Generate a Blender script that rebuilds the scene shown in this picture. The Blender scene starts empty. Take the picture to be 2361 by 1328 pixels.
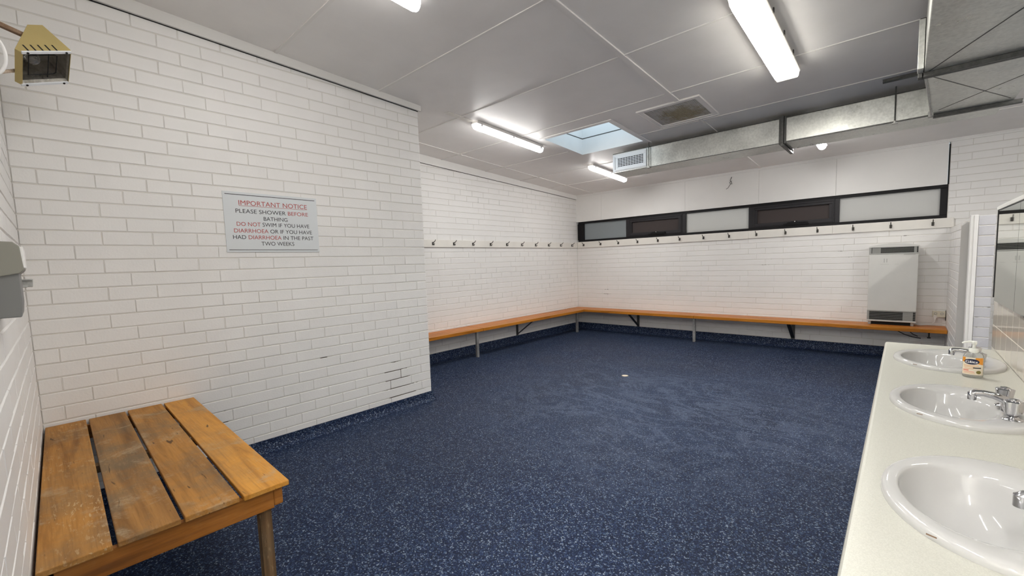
import bpy, math, random
from mathutils import Vector, Matrix

random.seed(7)
C = bpy.context.scene.collection
scene = bpy.context.scene
PI = math.pi

# ------------------------------------------------------------------ camera
cam_data = bpy.data.cameras.new('camera')
cam = bpy.data.objects.new('camera', cam_data)
C.objects.link(cam)
cam_data.sensor_fit = 'HORIZONTAL'
cam_data.sensor_width = 36.0
cam_data.lens = 991.02 / 2361 * 36.0
cam_data.shift_x = -13.214 / 2361
cam_data.shift_y = 25.422 / 2361
cam_data.clip_start = 0.02
cam_data.clip_end = 100
RW = ((0.7451687557072844, 0.666111655895075, -0.03191844918505322),
      (-0.03254777201794227, 0.08413288491807375, 0.9959228384829972),
      (0.6660812022976821, -0.7410917079256003, 0.08437364748303205))
Rm = Matrix(RW).transposed().to_4x4()
cam.matrix_world = Matrix.Translation((3.6843, -0.1072, 1.4099)) @ Rm
scene.camera = cam

# ------------------------------------------------------------------ light set-up
LAMP = 34.0          # radiance of the fluorescent diffusers
SKYL = 0.85           # daylight
scene.view_settings.view_transform = 'Standard'
scene.view_settings.look = 'None'
scene.view_settings.gamma = 1.0
scene.view_settings.exposure = 1.32
scene.view_settings.use_curve_mapping = False
try:
    scene.cycles.use_denoising = True
    scene.cycles.denoiser = 'OPENIMAGEDENOISE'
    scene.cycles.max_bounces = 12
    scene.cycles.diffuse_bounces = 8
    scene.cycles.glossy_bounces = 6
    scene.cycles.transparent_max_bounces = 12
    scene.cycles.caustics_reflective = False
    scene.cycles.caustics_refractive = False
    scene.cycles.sample_clamp_indirect = 6.0
except Exception:
    pass
world = bpy.data.worlds.new('overcast sky')
scene.world = world
world.use_nodes = True
wn = world.node_tree.nodes
wn['Background'].inputs[0].default_value = (0.73, 0.895, 1.0, 1)
wn['Background'].inputs[1].default_value = SKYL


# ------------------------------------------------------------------ mesh helpers
class MB:
    def __init__(self):
        self.v = []; self.f = []

    def quad(self, a, b, c, d):
        n = len(self.v); self.v += [tuple(a), tuple(b), tuple(c), tuple(d)]
        self.f.append((n, n + 1, n + 2, n + 3)); return self

    def box(self, x0, x1, y0, y1, z0, z1):
        if x0 > x1: x0, x1 = x1, x0
        if y0 > y1: y0, y1 = y1, y0
        if z0 > z1: z0, z1 = z1, z0
        n = len(self.v)
        self.v += [(x0, y0, z0), (x1, y0, z0), (x1, y1, z0), (x0, y1, z0),
                   (x0, y0, z1), (x1, y0, z1), (x1, y1, z1), (x0, y1, z1)]
        self.f += [tuple(n + i for i in q) for q in
                   ((3, 2, 1, 0), (4, 5, 6, 7), (0, 1, 5, 4), (1, 2, 6, 5), (2, 3, 7, 6), (3, 0, 4, 7))]
        return self

    def hexa(self, p):
        """eight points: bottom ring 0-3 (ccw seen from top), top ring 4-7"""
        n = len(self.v); self.v += [tuple(q) for q in p]
        self.f += [tuple(n + i for i in q) for q in
                   ((3, 2, 1, 0), (4, 5, 6, 7), (0, 1, 5, 4), (1, 2, 6, 5), (2, 3, 7, 6), (3, 0, 4, 7))]
        return self

    def bar(self, a, b, w, h, up=(0, 0, 1)):
        a, b = Vector(a), Vector(b); d = (b - a).normalized(); up = Vector(up)
        s = d.cross(up)
        if s.length < 1e-5: s = d.cross(Vector((1, 0, 0)))
        s.normalize(); u = s.cross(d)
        s = s * w / 2; u = u * h / 2
        return self.hexa([a - s - u, a + s - u, b + s - u, b - s - u, a - s + u, a + s + u, b + s + u, b - s + u])

    def prism(self, poly, fn, t0, t1):
        """poly list of 2d points; fn(p, t) -> 3d"""
        n = len(self.v); k = len(poly)
        self.v += [tuple(fn(p, t0)) for p in poly] + [tuple(fn(p, t1)) for p in poly]
        self.f.append(tuple(n + i for i in reversed(range(k))))
        self.f.append(tuple(n + k + i for i in range(k)))
        for i in range(k):
            j = (i + 1) % k
            self.f.append((n + i, n + j, n + k + j, n + k + i))
        return self

    def cyl(self, a, b, r0, r1=None, n=16, caps=True):
        r1 = r0 if r1 is None else r1
        a, b = Vector(a), Vector(b); d = (b - a).normalized()
        s = d.orthogonal().normalized(); t = d.cross(s)
        m = len(self.v)
        for c, r in ((a, r0), (b, r1)):
            for i in range(n):
                g = 2 * PI * i / n
                self.v.append(tuple(c + (s * math.cos(g) + t * math.sin(g)) * r))
        for i in range(n):
            j = (i + 1) % n
            self.f.append((m + i, m + j, m + n + j, m + n + i))
        if caps:
            self.f.append(tuple(m + i for i in reversed(range(n))))
            self.f.append(tuple(m + n + i for i in range(n)))
        return self

    def tube(self, pts, r, n=10, caps=True):
        pts = [Vector(p) for p in pts]
        rs = r if isinstance(r, (list, tuple)) else [r] * len(pts)
        m = len(self.v); prev = None
        for i, p in enumerate(pts):
            d = (pts[min(i + 1, len(pts) - 1)] - pts[max(i - 1, 0)]).normalized()
            if prev is None:
                s = d.orthogonal().normalized()
            else:
                s = (prev - d * prev.dot(d)).normalized()
            prev = s; t = d.cross(s)
            for k in range(n):
                g = 2 * PI * k / n
                self.v.append(tuple(p + (s * math.cos(g) + t * math.sin(g)) * rs[i]))
        for i in range(len(pts) - 1):
            for k in range(n):
                j = (k + 1) % n
                self.f.append((m + i * n + k, m + i * n + j, m + (i + 1) * n + j, m + (i + 1) * n + k))
        if caps:
            self.f.append(tuple(m + k for k in reversed(range(n))))
            e = m + (len(pts) - 1) * n
            self.f.append(tuple(e + k for k in range(n)))
        return self

    def rings(self, rings, close_start=False, close_end=False, loop=True):
        m = len(self.v); n = len(rings[0])
        for r in rings: self.v += [tuple(p) for p in r]
        for i in range(len(rings) - 1):
            for k in range(n if loop else n - 1):
                j = (k + 1) % n
                self.f.append((m + i * n + k, m + i * n + j, m + (i + 1) * n + j, m + (i + 1) * n + k))
        if close_start: self.f.append(tuple(m + k for k in reversed(range(n))))
        if close_end: self.f.append(tuple(m + (len(rings) - 1) * n + k for k in range(n)))
        return self

    def lathe(self, prof, c=(0, 0, 0), n=24, sx=1, sy=1, lobes=0, depth=0, rot=0):
        rings = []
        for r, z in prof:
            ring = []
            for i in range(n):
                g = 2 * PI * i / n + rot
                q = r * (1 + depth * math.cos(lobes * g)) if lobes else r
                ring.append((c[0] + q * sx * math.cos(g), c[1] + q * sy * math.sin(g), c[2] + z))
            rings.append(ring)
        return self.rings(rings, prof[0][0] > 1e-6, prof[-1][0] > 1e-6)

    def build(self, name, mat, parent=None, bevel=0, smooth=None, seg=2):
        me = bpy.data.meshes.new(name)
        me.from_pydata(self.v, [], self.f)
        me.validate(); me.update()
        o = bpy.data.objects.new(name, me)
        C.objects.link(o)
        if mat: me.materials.append(mat)
        if smooth is not None:
            for p in me.polygons: p.use_smooth = True
            try: me.set_sharp_from_angle(angle=math.radians(smooth))
            except Exception: pass
        if bevel:
            b = o.modifiers.new('edge', 'BEVEL'); b.width = bevel; b.segments = seg
            b.limit_method = 'ANGLE'; b.angle_limit = math.radians(35)
        if parent is not None:
            o.parent = parent
            o.matrix_parent_inverse = BASE[parent.name].inverted()
        return o


BASE = {}


def part_each(mb, name, mat, parent, **k):
    """one part for each separate piece of mb"""
    p = list(range(len(mb.v)))

    def find(a):
        while p[a] != a: p[a] = p[p[a]]; a = p[a]
        return a
    for f in mb.f:
        for i in f[1:]: p[find(f[0])] = find(i)
    gr = {}
    for f in mb.f: gr.setdefault(find(f[0]), []).append(f)
    out = []
    for fs in gr.values():
        used = sorted({i for f in fs for i in f}); ix = {i: j for j, i in enumerate(used)}
        b = MB(); b.v = [mb.v[i] for i in used]; b.f = [tuple(ix[i] for i in f) for f in fs]
        out.append(part(b, name, mat, parent, **k))
    return out



def thing(name, label, cat, loc=(0, 0, 0), group=None):
    o = bpy.data.objects.new(name, None)
    C.objects.link(o)
    o.empty_display_size = 0.05
    o.location = loc
    BASE[o.name] = Matrix.Translation(loc)
    return tag(o, label, cat, group)


def tag(o, label, cat, group=None):
    o['label'] = label; o['category'] = cat
    if group: o['group'] = group
    return o


def struct(o, label=None, cat=None):
    o['kind'] = 'structure'
    if label: o['label'] = label
    if cat: o['category'] = cat
    return o


def sub(o):
    """let a part mesh carry sub-parts"""
    BASE[o.name] = Matrix.Identity(4)
    return o


def part(mb, name, mat, parent, **k):
    """mesh under a thing (or under another part)"""
    o = mb.build(name, mat, None, **k)
    o.parent = parent
    if parent.type == 'EMPTY':
        o.matrix_parent_inverse = BASE[parent.name].inverted()
    else:
        # a part keeps its vertices in world coordinates, so its own matrix is the identity
        o.matrix_parent_inverse = Matrix.Identity(4)
    return o


def dup(root, delta, label=None, group=None):
    r = root.copy(); C.objects.link(r)
    r.location = Vector(root.location) + Vector(delta)
    if label: r['label'] = label
    if group: r['group'] = group

    def rec(src, dst):
        for ch in list(src.children):
            c = ch.copy(); C.objects.link(c); mi = ch.matrix_parent_inverse.copy()
            c.parent = dst; c.matrix_parent_inverse = mi
            rec(ch, c)
    rec(root, r)
    return r


def text_mb(s, width=None, height=None, fn=None, align='CENTER'):
    """mesh of a line of lettering; fn maps (x, y) of the line to a 3d point"""
    cu = bpy.data.curves.new('lettering', 'FONT'); cu.body = s
    cu.resolution_u = 4
    o = bpy.data.objects.new('lettering', cu); C.objects.link(o)
    dg = bpy.context.evaluated_depsgraph_get()
    me = o.evaluated_get(dg).to_mesh()
    vs = [(v.co.x, v.co.y) for v in me.vertices]; fs = [tuple(p.vertices) for p in me.polygons]
    o.evaluated_get(dg).to_mesh_clear()
    bpy.data.objects.remove(o); bpy.data.curves.remove(cu)
    return vs, fs


# ------------------------------------------------------------------ material helpers
def mat(name, col=(0.8, 0.8, 0.8), rough=0.5, metal=0.0, spec=0.5, **kw):
    m = bpy.data.materials.new(name); m.use_nodes = True
    b = m.node_tree.nodes['Principled BSDF']
    b.inputs['Base Color'].default_value = (*col, 1)
    b.inputs['Roughness'].default_value = rough
    b.inputs['Metallic'].default_value = metal
    b.inputs['Specular IOR Level'].default_value = spec
    for k, v in kw.items():
        b.inputs[k.replace('_', ' ')].default_value = v
    return m


class N:
    """tiny node-building helper"""
    def __init__(self, m):
        self.t = m.node_tree; self.n = self.t.nodes; self.b = self.n['Principled BSDF']

    def new(self, typ, **kw):
        x = self.n.new(typ)
        for k, v in kw.items():
            if k in x.inputs: x.inputs[k].default_value = v
            else: setattr(x, k, v)
        return x

    def link(self, a, b): self.t.links.new(a, b)

    def coords(self, scale=(1, 1, 1), rot=(0, 0, 0), loc=(0, 0, 0)):
        c = self.new('ShaderNodeTexCoord'); mp = self.new('ShaderNodeMapping')
        mp.inputs['Scale'].default_value = scale; mp.inputs['Rotation'].default_value = rot
        mp.inputs['Location'].default_value = loc
        self.link(c.outputs['Object'], mp.inputs['Vector']); return mp.outputs[0]

    def noise(self, vec, scale, detail=4, rough=0.55, dist=0.0):
        x = self.new('ShaderNodeTexNoise', Scale=scale, Detail=detail, Roughness=rough, Distortion=dist)
        self.link(vec, x.inputs['Vector']); return x.outputs['Fac']

    def ramp(self, fac, stops, const=False):
        r = self.new('ShaderNodeValToRGB'); e = r.color_ramp.elements
        if const: r.color_ramp.interpolation = 'CONSTANT'
        while len(e) < len(stops): e.new(0.5)
        for i, (p, c) in enumerate(stops):
            e[i].position = p
            e[i].color = (*c, 1) if isinstance(c, tuple) else (c, c, c, 1)
        self.link(fac, r.inputs[0]); return r.outputs[0]

    def mix(self, fac, a, b, mode='MIX'):
        x = self.n.new('ShaderNodeMix'); x.data_type = 'RGBA'; x.blend_type = mode
        for s, i in ((fac, 0), (a, 6), (b, 7)):
            if isinstance(s, (int, float)): x.inputs[i].default_value = s
            elif isinstance(s, tuple): x.inputs[i].default_value = (*s, 1)
            else: self.link(s, x.inputs[i])
        return x.outputs[2]

    def math(self, op, a, b=0.0):
        x = self.n.new('ShaderNodeMath'); x.operation = op
        for i, s in enumerate((a, b)):
            if isinstance(s, (int, float)): x.inputs[i].default_value = s
            else: self.link(s, x.inputs[i])
        return x.outputs[0]

    def bump(self, h, strength, dist=0.01):
        x = self.new('ShaderNodeBump', Strength=strength, Distance=dist)
        self.link(h, x.inputs['Height']); self.link(x.outputs[0], self.b.inputs['Normal']); return x

    def color(self, c): self.link(c, self.b.inputs['Base Color'])
    def rough(self, c): self.link(c, self.b.inputs['Roughness'])


def m_paint(name, col, rough=0.45, bump=0.25, dirt=0.04):
    m = mat(name, col, rough); n = N(m); v = n.coords()
    a = n.noise(v, 3.0, 5); b = n.noise(v, 90.0, 4, 0.6); c2 = n.noise(v, 14.0, 5)
    dk = tuple(x * (1 - dirt * 2) for x in col)
    n.color(n.mix(n.ramp(a, [(0.35, 0.0), (0.75, 1.0)]), col, dk))
    h = n.math('ADD', n.math('MULTIPLY', b, 0.5), n.math('MULTIPLY', c2, 0.6))
    n.bump(h, bump, 0.004)
    return m


M = {}
M['brick'] = m_paint('white painted brick', (0.80, 0.79, 0.77), 0.42, 0.35, 0.02)
M['plain_white'] = m_paint('white painted board', (0.80, 0.79, 0.765), 0.45, 0.08, 0.02)
M['ceiling'] = m_paint('ceiling paint', (0.84, 0.82, 0.80), 0.42, 0.06, 0.03)
M['strip'] = m_paint('white cover strip paint', (0.80, 0.78, 0.755), 0.4, 0.05, 0.02)
M['rail_paint'] = m_paint('cream board paint', (0.80, 0.775, 0.72), 0.4, 0.08, 0.05)
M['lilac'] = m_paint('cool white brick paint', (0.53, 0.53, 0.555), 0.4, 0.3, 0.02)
M['greypanel'] = m_paint('grey jamb paint', (0.60, 0.59, 0.57), 0.4, 0.05, 0.02)


def m_mortar():
    m = mat('painted mortar joint', (0.72, 0.70, 0.67), 0.7); n = N(m); v = n.coords()
    a = n.noise(v, 2.2, 5, 0.65); lo = n.coords()
    ds = n.n.new('ShaderNodeVectorMath'); ds.operation = 'DISTANCE'
    n.link(v, ds.inputs[0]); ds.inputs[1].default_value = (0.0, 2.15, 0.22)
    near = n.math('MULTIPLY', n.ramp(ds.outputs['Value'], [(0.25, 1.0), (0.6, 0.0)]), 0.16)
    f = n.ramp(n.math('ADD', a, near), [(0.67, 0.0), (0.71, 1.0)])
    n.color(n.mix(f, (0.66, 0.64, 0.60), (0.07, 0.055, 0.035)))
    return m


M['mortar'] = m_mortar()


def m_floor():
    m = mat('navy speckled vinyl', (0.02, 0.03, 0.06), 0.5, 0, 0.2); n = N(m)
    v = n.coords()
    nz = n.new('ShaderNodeTexNoise', Scale=60.0, Detail=2.0); n.link(v, nz.inputs['Vector'])
    mx = n.n.new('ShaderNodeMix'); mx.data_type = 'VECTOR'
    mx.inputs[0].default_value = 0.012
    n.link(v, mx.inputs[4]); n.link(nz.outputs['Color'], mx.inputs[5])
    vo = n.new('ShaderNodeTexVoronoi', Scale=180.0); n.link(mx.outputs[1], vo.inputs['Vector'])
    sp = n.new('ShaderNodeSeparateColor'); n.link(vo.outputs['Color'], sp.inputs[0])
    base = n.ramp(sp.outputs[0], [(0.0, (0.0030, 0.0075, 0.026)), (0.40, (0.0075, 0.0155, 0.046)),
                                  (0.62, (0.016, 0.031, 0.078)), (0.82, (0.050, 0.078, 0.132)),
                                  (0.93, (0.17, 0.21, 0.27))], True)
    big = n.noise(v, 0.9, 5, 0.6)
    tint = n.mix(n.ramp(big, [(0.35, 0.0), (0.7, 1.0)]), base, n.mix(1.0, base, (1.25, 1.25, 1.25), 'MULTIPLY'))
    # pale scuffs swept towards the drain
    sw = n.noise(n.coords((0.9, 1.6, 1), (0, 0, 0.5)), 1.6, 5, 0.6, 1.6)
    band = n.ramp(sw, [(0.47, 0.0), (0.52, 1.0), (0.57, 0.0)])
    c = n.new('ShaderNodeTexCoord'); dist = n.n.new('ShaderNodeVectorMath'); dist.operation = 'DISTANCE'
    n.link(c.outputs['Object'], dist.inputs[0]); dist.inputs[1].default_value = (1.9, 3.9, 0)
    msk = n.ramp(n.math('MULTIPLY', dist.outputs['Value'], 0.4), [(0.25, 1.0), (0.85, 0.0)])
    fac = n.math('MULTIPLY', n.math('MULTIPLY', band, msk), 0.42)
    worn = n.math('MULTIPLY', n.math('MULTIPLY', msk, n.ramp(big, [(0.3, 0.4), (0.7, 1.0)])), 0.30)  # broad paler tone around mid floor, varied by noise
    tint = n.mix(worn, tint, (0.060, 0.088, 0.155))
    n.color(n.mix(fac, tint, (0.12, 0.155, 0.235)))
    n.rough(n.ramp(big, [(0.3, 0.5), (0.7, 0.62)]))
    n.bump(n.noise(v, 260, 3), 0.25, 0.002)
    return m


M['floor'] = m_floor()


def m_wood(name, dark, mid, light, rough=0.5, along='X', grey=0.0, flakes=0.0, seed=0.0, bump=0.2, worn=0.0):
    m = mat(name, mid, rough, 0, 0.25); n = N(m)
    s = {'X': (1.3, 16, 16), 'Y': (16, 1.3, 16), 'Z': (16, 16, 1.3)}[along]
    f = {'X': (6, 160, 160), 'Y': (160, 6, 160), 'Z': (160, 160, 6)}[along]
    g = n.noise(n.coords(s, loc=(seed, seed * 1.7, seed * 0.6)), 1.0, 6, 0.6, 0.7)
    fine = n.noise(n.coords(f, loc=(seed, 0, 0)), 1.0, 3)
    c = n.ramp(g, [(0.28, dark), (0.5, mid), (0.72, light)])
    c = n.mix(n.math('MULTIPLY', n.ramp(fine, [(0.5, 0.0), (0.75, 1.0)]), 0.45), c, dark)
    v = n.coords(loc=(seed * 3, seed, 0))
    if grey:
        p = n.noise(v, 3.2, 6, 0.65)
        c = n.mix(n.math('MULTIPLY', n.ramp(p, [(0.46, 0.0), (0.62, 1.0)]), grey), c, (0.14, 0.115, 0.075))
    if flakes:
        sp = n.noise(n.coords({'X': (18, 70, 70), 'Y': (70, 18, 70), 'Z': (70, 70, 18)}[along]), 1.0, 4, 0.7)
        ms = n.noise(v, 2.3, 4)
        k = n.math('MULTIPLY', n.ramp(sp, [(0.57, 0.0), (0.62, 1.0)]), n.ramp(ms, [(0.40, 0.0), (0.58, 1.0)]))
        c = n.mix(n.math('MULTIPLY', k, flakes), c, (0.55, 0.40, 0.22))
    if worn:
        q = n.noise(n.coords((3.0, 3.0, 3.0), loc=(seed * 2, seed * 5, 0)), 1.6, 6, 0.7, 0.4)
        r2 = n.noise(v, 55, 4, 0.7)
        k = n.math('MULTIPLY', n.ramp(q, [(0.56, 0.0), (0.64, 1.0)]), n.ramp(r2, [(0.35, 0.2), (0.6, 1.0)]))
        c = n.mix(n.math('MULTIPLY', k, worn), c, (0.42, 0.33, 0.21))
        sc = n.noise(n.coords({'X': (5, 42, 42), 'Y': (42, 5, 42), 'Z': (42, 42, 5)}[along], loc=(seed, seed, 0)), 1.0, 3, 0.5, 0.6)
        c = n.mix(n.ramp(sc, [(0.685, 0.0), (0.73, 0.8)]), c, (0.05, 0.025, 0.010))
    n.color(c)
    n.bump(n.math('ADD', g, n.math('MULTIPLY', fine, 0.6)), bump, 0.004)
    return m


M['plank_flaked'] = m_wood('flaking brown plank', (0.20, 0.082, 0.016), (0.42, 0.195, 0.042), (0.50, 0.245, 0.06), 0.62, 'X', 0.35, 0.75, 1.0, 0.3, 0.6)
M['plank_grey'] = m_wood('greyed brown plank', (0.17, 0.078, 0.020), (0.33, 0.158, 0.042), (0.40, 0.20, 0.055), 0.6, 'X', 0.65, 0.12, 2.0, 0.3, 0.6)
M['plank_worn'] = m_wood('worn brown plank', (0.20, 0.085, 0.016), (0.40, 0.185, 0.040), (0.48, 0.23, 0.055), 0.6, 'X', 0.55, 0.15, 3.0, 0.3, 0.6)
M['plank_orange'] = m_wood('orange brown plank', (0.32, 0.135, 0.018), (0.58, 0.265, 0.042), (0.66, 0.32, 0.058), 0.5, 'X', 0.30, 0.2, 4.0, 0.3, 0.6)
M['apron'] = m_wood('orange stained apron timber', (0.13, 0.045, 0.010), (0.36, 0.135, 0.022), (0.44, 0.18, 0.035), 0.45, 'Y', 0.1, 0.03, 5.0)
M['legwood'] = m_wood('weathered leg timber', (0.07, 0.04, 0.018), (0.19, 0.11, 0.05), (0.30, 0.20, 0.10), 0.65, 'Z', 0.4, 0.3, 6.0)
M['bench_y'] = m_wood('varnished red gum slat', (0.26, 0.080, 0.014), (0.52, 0.18, 0.034), (0.60, 0.235, 0.052), 0.36, 'Y', 0, 0, 7.0, 0.05)
M['bench_x'] = m_wood('varnished red gum board', (0.26, 0.080, 0.014), (0.52, 0.18, 0.034), (0.60, 0.235, 0.052), 0.36, 'X', 0, 0, 8.0, 0.05)
M['fascia_y'] = m_wood('varnished edge timber', (0.22, 0.07, 0.006), (0.48, 0.175, 0.016), (0.56, 0.225, 0.030), 0.36, 'Y', 0, 0, 9.0, 0.05)
M['fascia_x'] = m_wood('varnished edge board', (0.22, 0.07, 0.006), (0.48, 0.175, 0.016), (0.56, 0.225, 0.030), 0.36, 'X', 0, 0, 10.0, 0.05)


def m_galv(name, c1, c2, rough=0.36, metal=0.85):
    m = mat(name, c1, rough, metal); n = N(m); v = n.coords()
    a = n.noise(v, 5.0, 5, 0.6); b = n.noise(v, 48.0, 4, 0.6)
    n.color(n.mix(n.ramp(n.math('ADD', n.math('MULTIPLY', a, 0.5), n.math('MULTIPLY', b, 0.5)), [(0.36, 0.0), (0.64, 1.0)]), c1, c2))
    n.rough(n.ramp(a, [(0.3, rough - 0.1), (0.7, rough + 0.12)]))
    n.bump(n.noise(v, 5.0, 3), 0.12, 0.02)
    return m


M['galv'] = m_galv('galvanised duct sheet', (0.52, 0.53, 0.50), (0.76, 0.77, 0.73), 0.36, 0.75)
M['galv_dark'] = m_galv('dull galvanised steel', (0.07, 0.07, 0.067), (0.13, 0.13, 0.125), 0.45)
M['steel_leg'] = m_galv('scuffed grey steel', (0.30, 0.30, 0.29), (0.55, 0.55, 0.53), 0.5)
M['grille_white'] = mat('white enamelled metal', (0.80, 0.83, 0.86), 0.35)
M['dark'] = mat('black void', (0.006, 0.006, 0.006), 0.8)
M['black_frame'] = mat('black anodised frame', (0.006, 0.0055, 0.0065), 0.5, 0, 0.25)
M['sash'] = mat('dark grey anodised sash', (0.019, 0.0175, 0.020), 0.45, 0, 0.3)
M['chrome'] = mat('polished chrome', (0.62, 0.62, 0.64), 0.06, 1.0)
M['dark_metal'] = mat('tarnished dark metal', (0.085, 0.08, 0.072), 0.38, 0.7)
M['ceramic'] = mat('glazed white china', (0.53, 0.53, 0.52), 0.06, 0, 0.55)


def m_counter():
    m = mat('pale stone grain laminate', (0.72, 0.72, 0.66), 0.32); n = N(m); v = n.coords()
    a = n.noise(v, 420.0, 2)
    n.color(n.mix(n.ramp(a, [(0.35, 0.0), (0.65, 1.0)]), (0.49, 0.49, 0.435), (0.565, 0.565, 0.505)))
    return m


M['counter'] = m_counter()
M['cab'] = mat('pale laminate cupboard', (0.62, 0.62, 0.58), 0.4)
M['tile'] = mat('glossy cream tile', (0.72, 0.67, 0.60), 0.05, 0, 0.6)
M['grout'] = mat('cream grout', (0.78, 0.74, 0.66), 0.7)
M['mirror'] = mat('silvered mirror glass', (0.74, 0.77, 0.72), 0.02, 1.0)
M['mirror_edge'] = mat('mirror back edge', (0.10, 0.11, 0.10), 0.4)
M['heater_body'] = m_paint('warm white heater enamel', (0.64, 0.635, 0.60), 0.4, 0.03, 0.03)
M['heater_trim'] = mat('grey heater plastic', (0.40, 0.40, 0.38), 0.4)
M['louvre'] = mat('grey louvre blade', (0.34, 0.34, 0.32), 0.4)
M['cream_plastic'] = mat('cream switch plastic', (0.66, 0.62, 0.50), 0.35)
M['white_plastic'] = mat('white plastic', (0.82, 0.81, 0.78), 0.35)
M['white_rubber'] = mat('white cable sheath', (0.78, 0.77, 0.75), 0.45)
M['dispenser'] = mat('grey dispenser plastic', (0.20, 0.20, 0.193), 0.5, 0, 0.25)
M['dispenser_lid'] = mat('beige grey dispenser cover', (0.255, 0.247, 0.21), 0.45, 0, 0.25)
M['sign'] = mat('white enamel sign plate', (0.66, 0.69, 0.705), 0.35)
M['ink'] = mat('black sign ink', (0.012, 0.012, 0.016), 0.5)
M['red'] = mat('red sign ink', (0.42, 0.055, 0.045), 0.5)
M['fixture'] = mat('white light fitting base', (0.78, 0.76, 0.73), 0.45)
M['yellow'] = m_paint('mustard enamel', (0.48, 0.38, 0.155), 0.42, 0.15, 0.06)
M['reflector'] = m_galv('aged aluminium reflector', (0.30, 0.28, 0.24), (0.60, 0.58, 0.54), 0.3)
M['rust'] = m_wood('rusted brown bracket', (0.10, 0.045, 0.025), (0.26, 0.17, 0.11), (0.36, 0.26, 0.18), 0.6, 'X', 0.2, 0.3, 11.0)
M['beige_rod'] = mat('beige flexible conduit', (0.50, 0.40, 0.31), 0.5)
M['lamp_glass'] = mat('clear lamp glass', (0.9, 0.9, 0.9), 0.03, 0, 0.5, Transmission_Weight=0.9)
M['orange'] = mat('orange label print', (0.75, 0.30, 0.03), 0.4)
M['cream_label'] = mat('cream label paper', (0.80, 0.72, 0.58), 0.45)
M['peach'] = mat('peach label print', (0.75, 0.42, 0.22), 0.45)
M['redprint'] = mat('coral label print', (0.75, 0.18, 0.12), 0.45)
M['navy_ink'] = mat('navy label print', (0.008, 0.012, 0.05), 0.4)
M['olive'] = mat('olive label print', (0.18, 0.15, 0.03), 0.45)
M['white_ink'] = mat('white label print', (0.9, 0.9, 0.9), 0.4)
M['soap'] = mat('clear bottle plastic', (0.86, 0.86, 0.82), 0.08, 0, 0.5, Transmission_Weight=0.75, IOR=1.2)
M['pump'] = mat('translucent white pump plastic', (0.80, 0.81, 0.76), 0.3)


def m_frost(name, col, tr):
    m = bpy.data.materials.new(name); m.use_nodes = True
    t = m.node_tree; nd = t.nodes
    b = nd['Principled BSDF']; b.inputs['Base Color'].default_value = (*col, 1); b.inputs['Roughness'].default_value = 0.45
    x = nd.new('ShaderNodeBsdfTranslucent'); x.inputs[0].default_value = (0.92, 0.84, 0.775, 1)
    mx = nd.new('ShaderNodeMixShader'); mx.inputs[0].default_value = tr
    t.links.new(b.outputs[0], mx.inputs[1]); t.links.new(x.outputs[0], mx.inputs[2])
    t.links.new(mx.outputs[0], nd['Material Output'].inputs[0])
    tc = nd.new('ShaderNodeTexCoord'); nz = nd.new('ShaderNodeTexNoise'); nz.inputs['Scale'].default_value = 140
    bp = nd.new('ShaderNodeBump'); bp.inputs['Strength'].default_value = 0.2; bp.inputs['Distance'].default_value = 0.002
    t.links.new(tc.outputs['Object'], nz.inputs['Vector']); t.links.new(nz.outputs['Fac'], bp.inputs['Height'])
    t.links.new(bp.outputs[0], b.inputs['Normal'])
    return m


M['frost'] = m_frost('frosted glass', (0.48, 0.48, 0.47), 0.38)
M['frost_blue'] = m_frost('frosted glass with painted shade', (0.22, 0.25, 0.265), 0.17)  # shade outside the first pane, put into its darker tint
M['screen'] = mat('dark insect screened glass', (0.055, 0.044, 0.042), 0.75, 0, 0.3)


def m_clear(name, tint):
    m = bpy.data.materials.new(name); m.use_nodes = True
    t = m.node_tree; nd = t.nodes; nd.remove(nd['Principled BSDF'])
    a = nd.new('ShaderNodeBsdfTransparent'); a.inputs[0].default_value = (*tint, 1)
    g = nd.new('ShaderNodeBsdfGlossy'); g.inputs['Roughness'].default_value = 0.1
    mx = nd.new('ShaderNodeMixShader'); mx.inputs[0].default_value = 0.06
    t.links.new(a.outputs[0], mx.inputs[1]); t.links.new(g.outputs[0], mx.inputs[2])
    t.links.new(mx.outputs[0], nd['Material Output'].inputs[0])
    return m


M['skyglass'] = m_clear('skylight acrylic', (0.96, 0.98, 1.0))


def m_emit(name, col, s, tint=None):
    m = bpy.data.materials.new(name); m.use_nodes = True
    b = m.node_tree.nodes['Principled BSDF']
    b.inputs['Base Color'].default_value = (0.8, 0.8, 0.78, 1); b.inputs['Roughness'].default_value = 0.25
    b.inputs['Emission Color'].default_value = (*col, 1); b.inputs['Emission Strength'].default_value = s
    return m


M['lamp'] = m_emit('lit white diffuser', (1.0, 0.98, 0.955), LAMP)
M['lamp_dim'] = m_emit('dimmer lit white diffuser', (1.0, 0.97, 0.93), LAMP * 0.42)
M['lamp_fill'] = m_emit('bright diffuser of added rear lamps', (1.0, 0.98, 0.955), LAMP * 3.2)  # only for the added battens behind the camera
M['lamp_fill_mid'] = m_emit('lit white diffuser of the added side lamp', (1.0, 0.98, 0.955), LAMP * 2.0)  # only for an added batten beyond the partition
M['lamp_side'] = m_emit('softly lit diffuser side', (1.0, 0.98, 0.955), 1.6)
M['lamp_wide'] = m_emit('lit prismatic diffuser', (1.0, 0.965, 0.89), LAMP * 0.62)
M['lamp_end'] = m_emit('dim diffuser end', (1.0, 0.94, 0.80), 0.9)

# ------------------------------------------------------------------ room dimensions
XF, YB, YE, ZJ, CO = -1.368, 7.408, 2.58, 1.4245, 0.086
XR, YR = 6.6, -2.2          # unseen right end and rear end of the room


def zc(y): return 3.155 - 0.057 * y
def yn(x): return -0.157 - 0.020 * x


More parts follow.
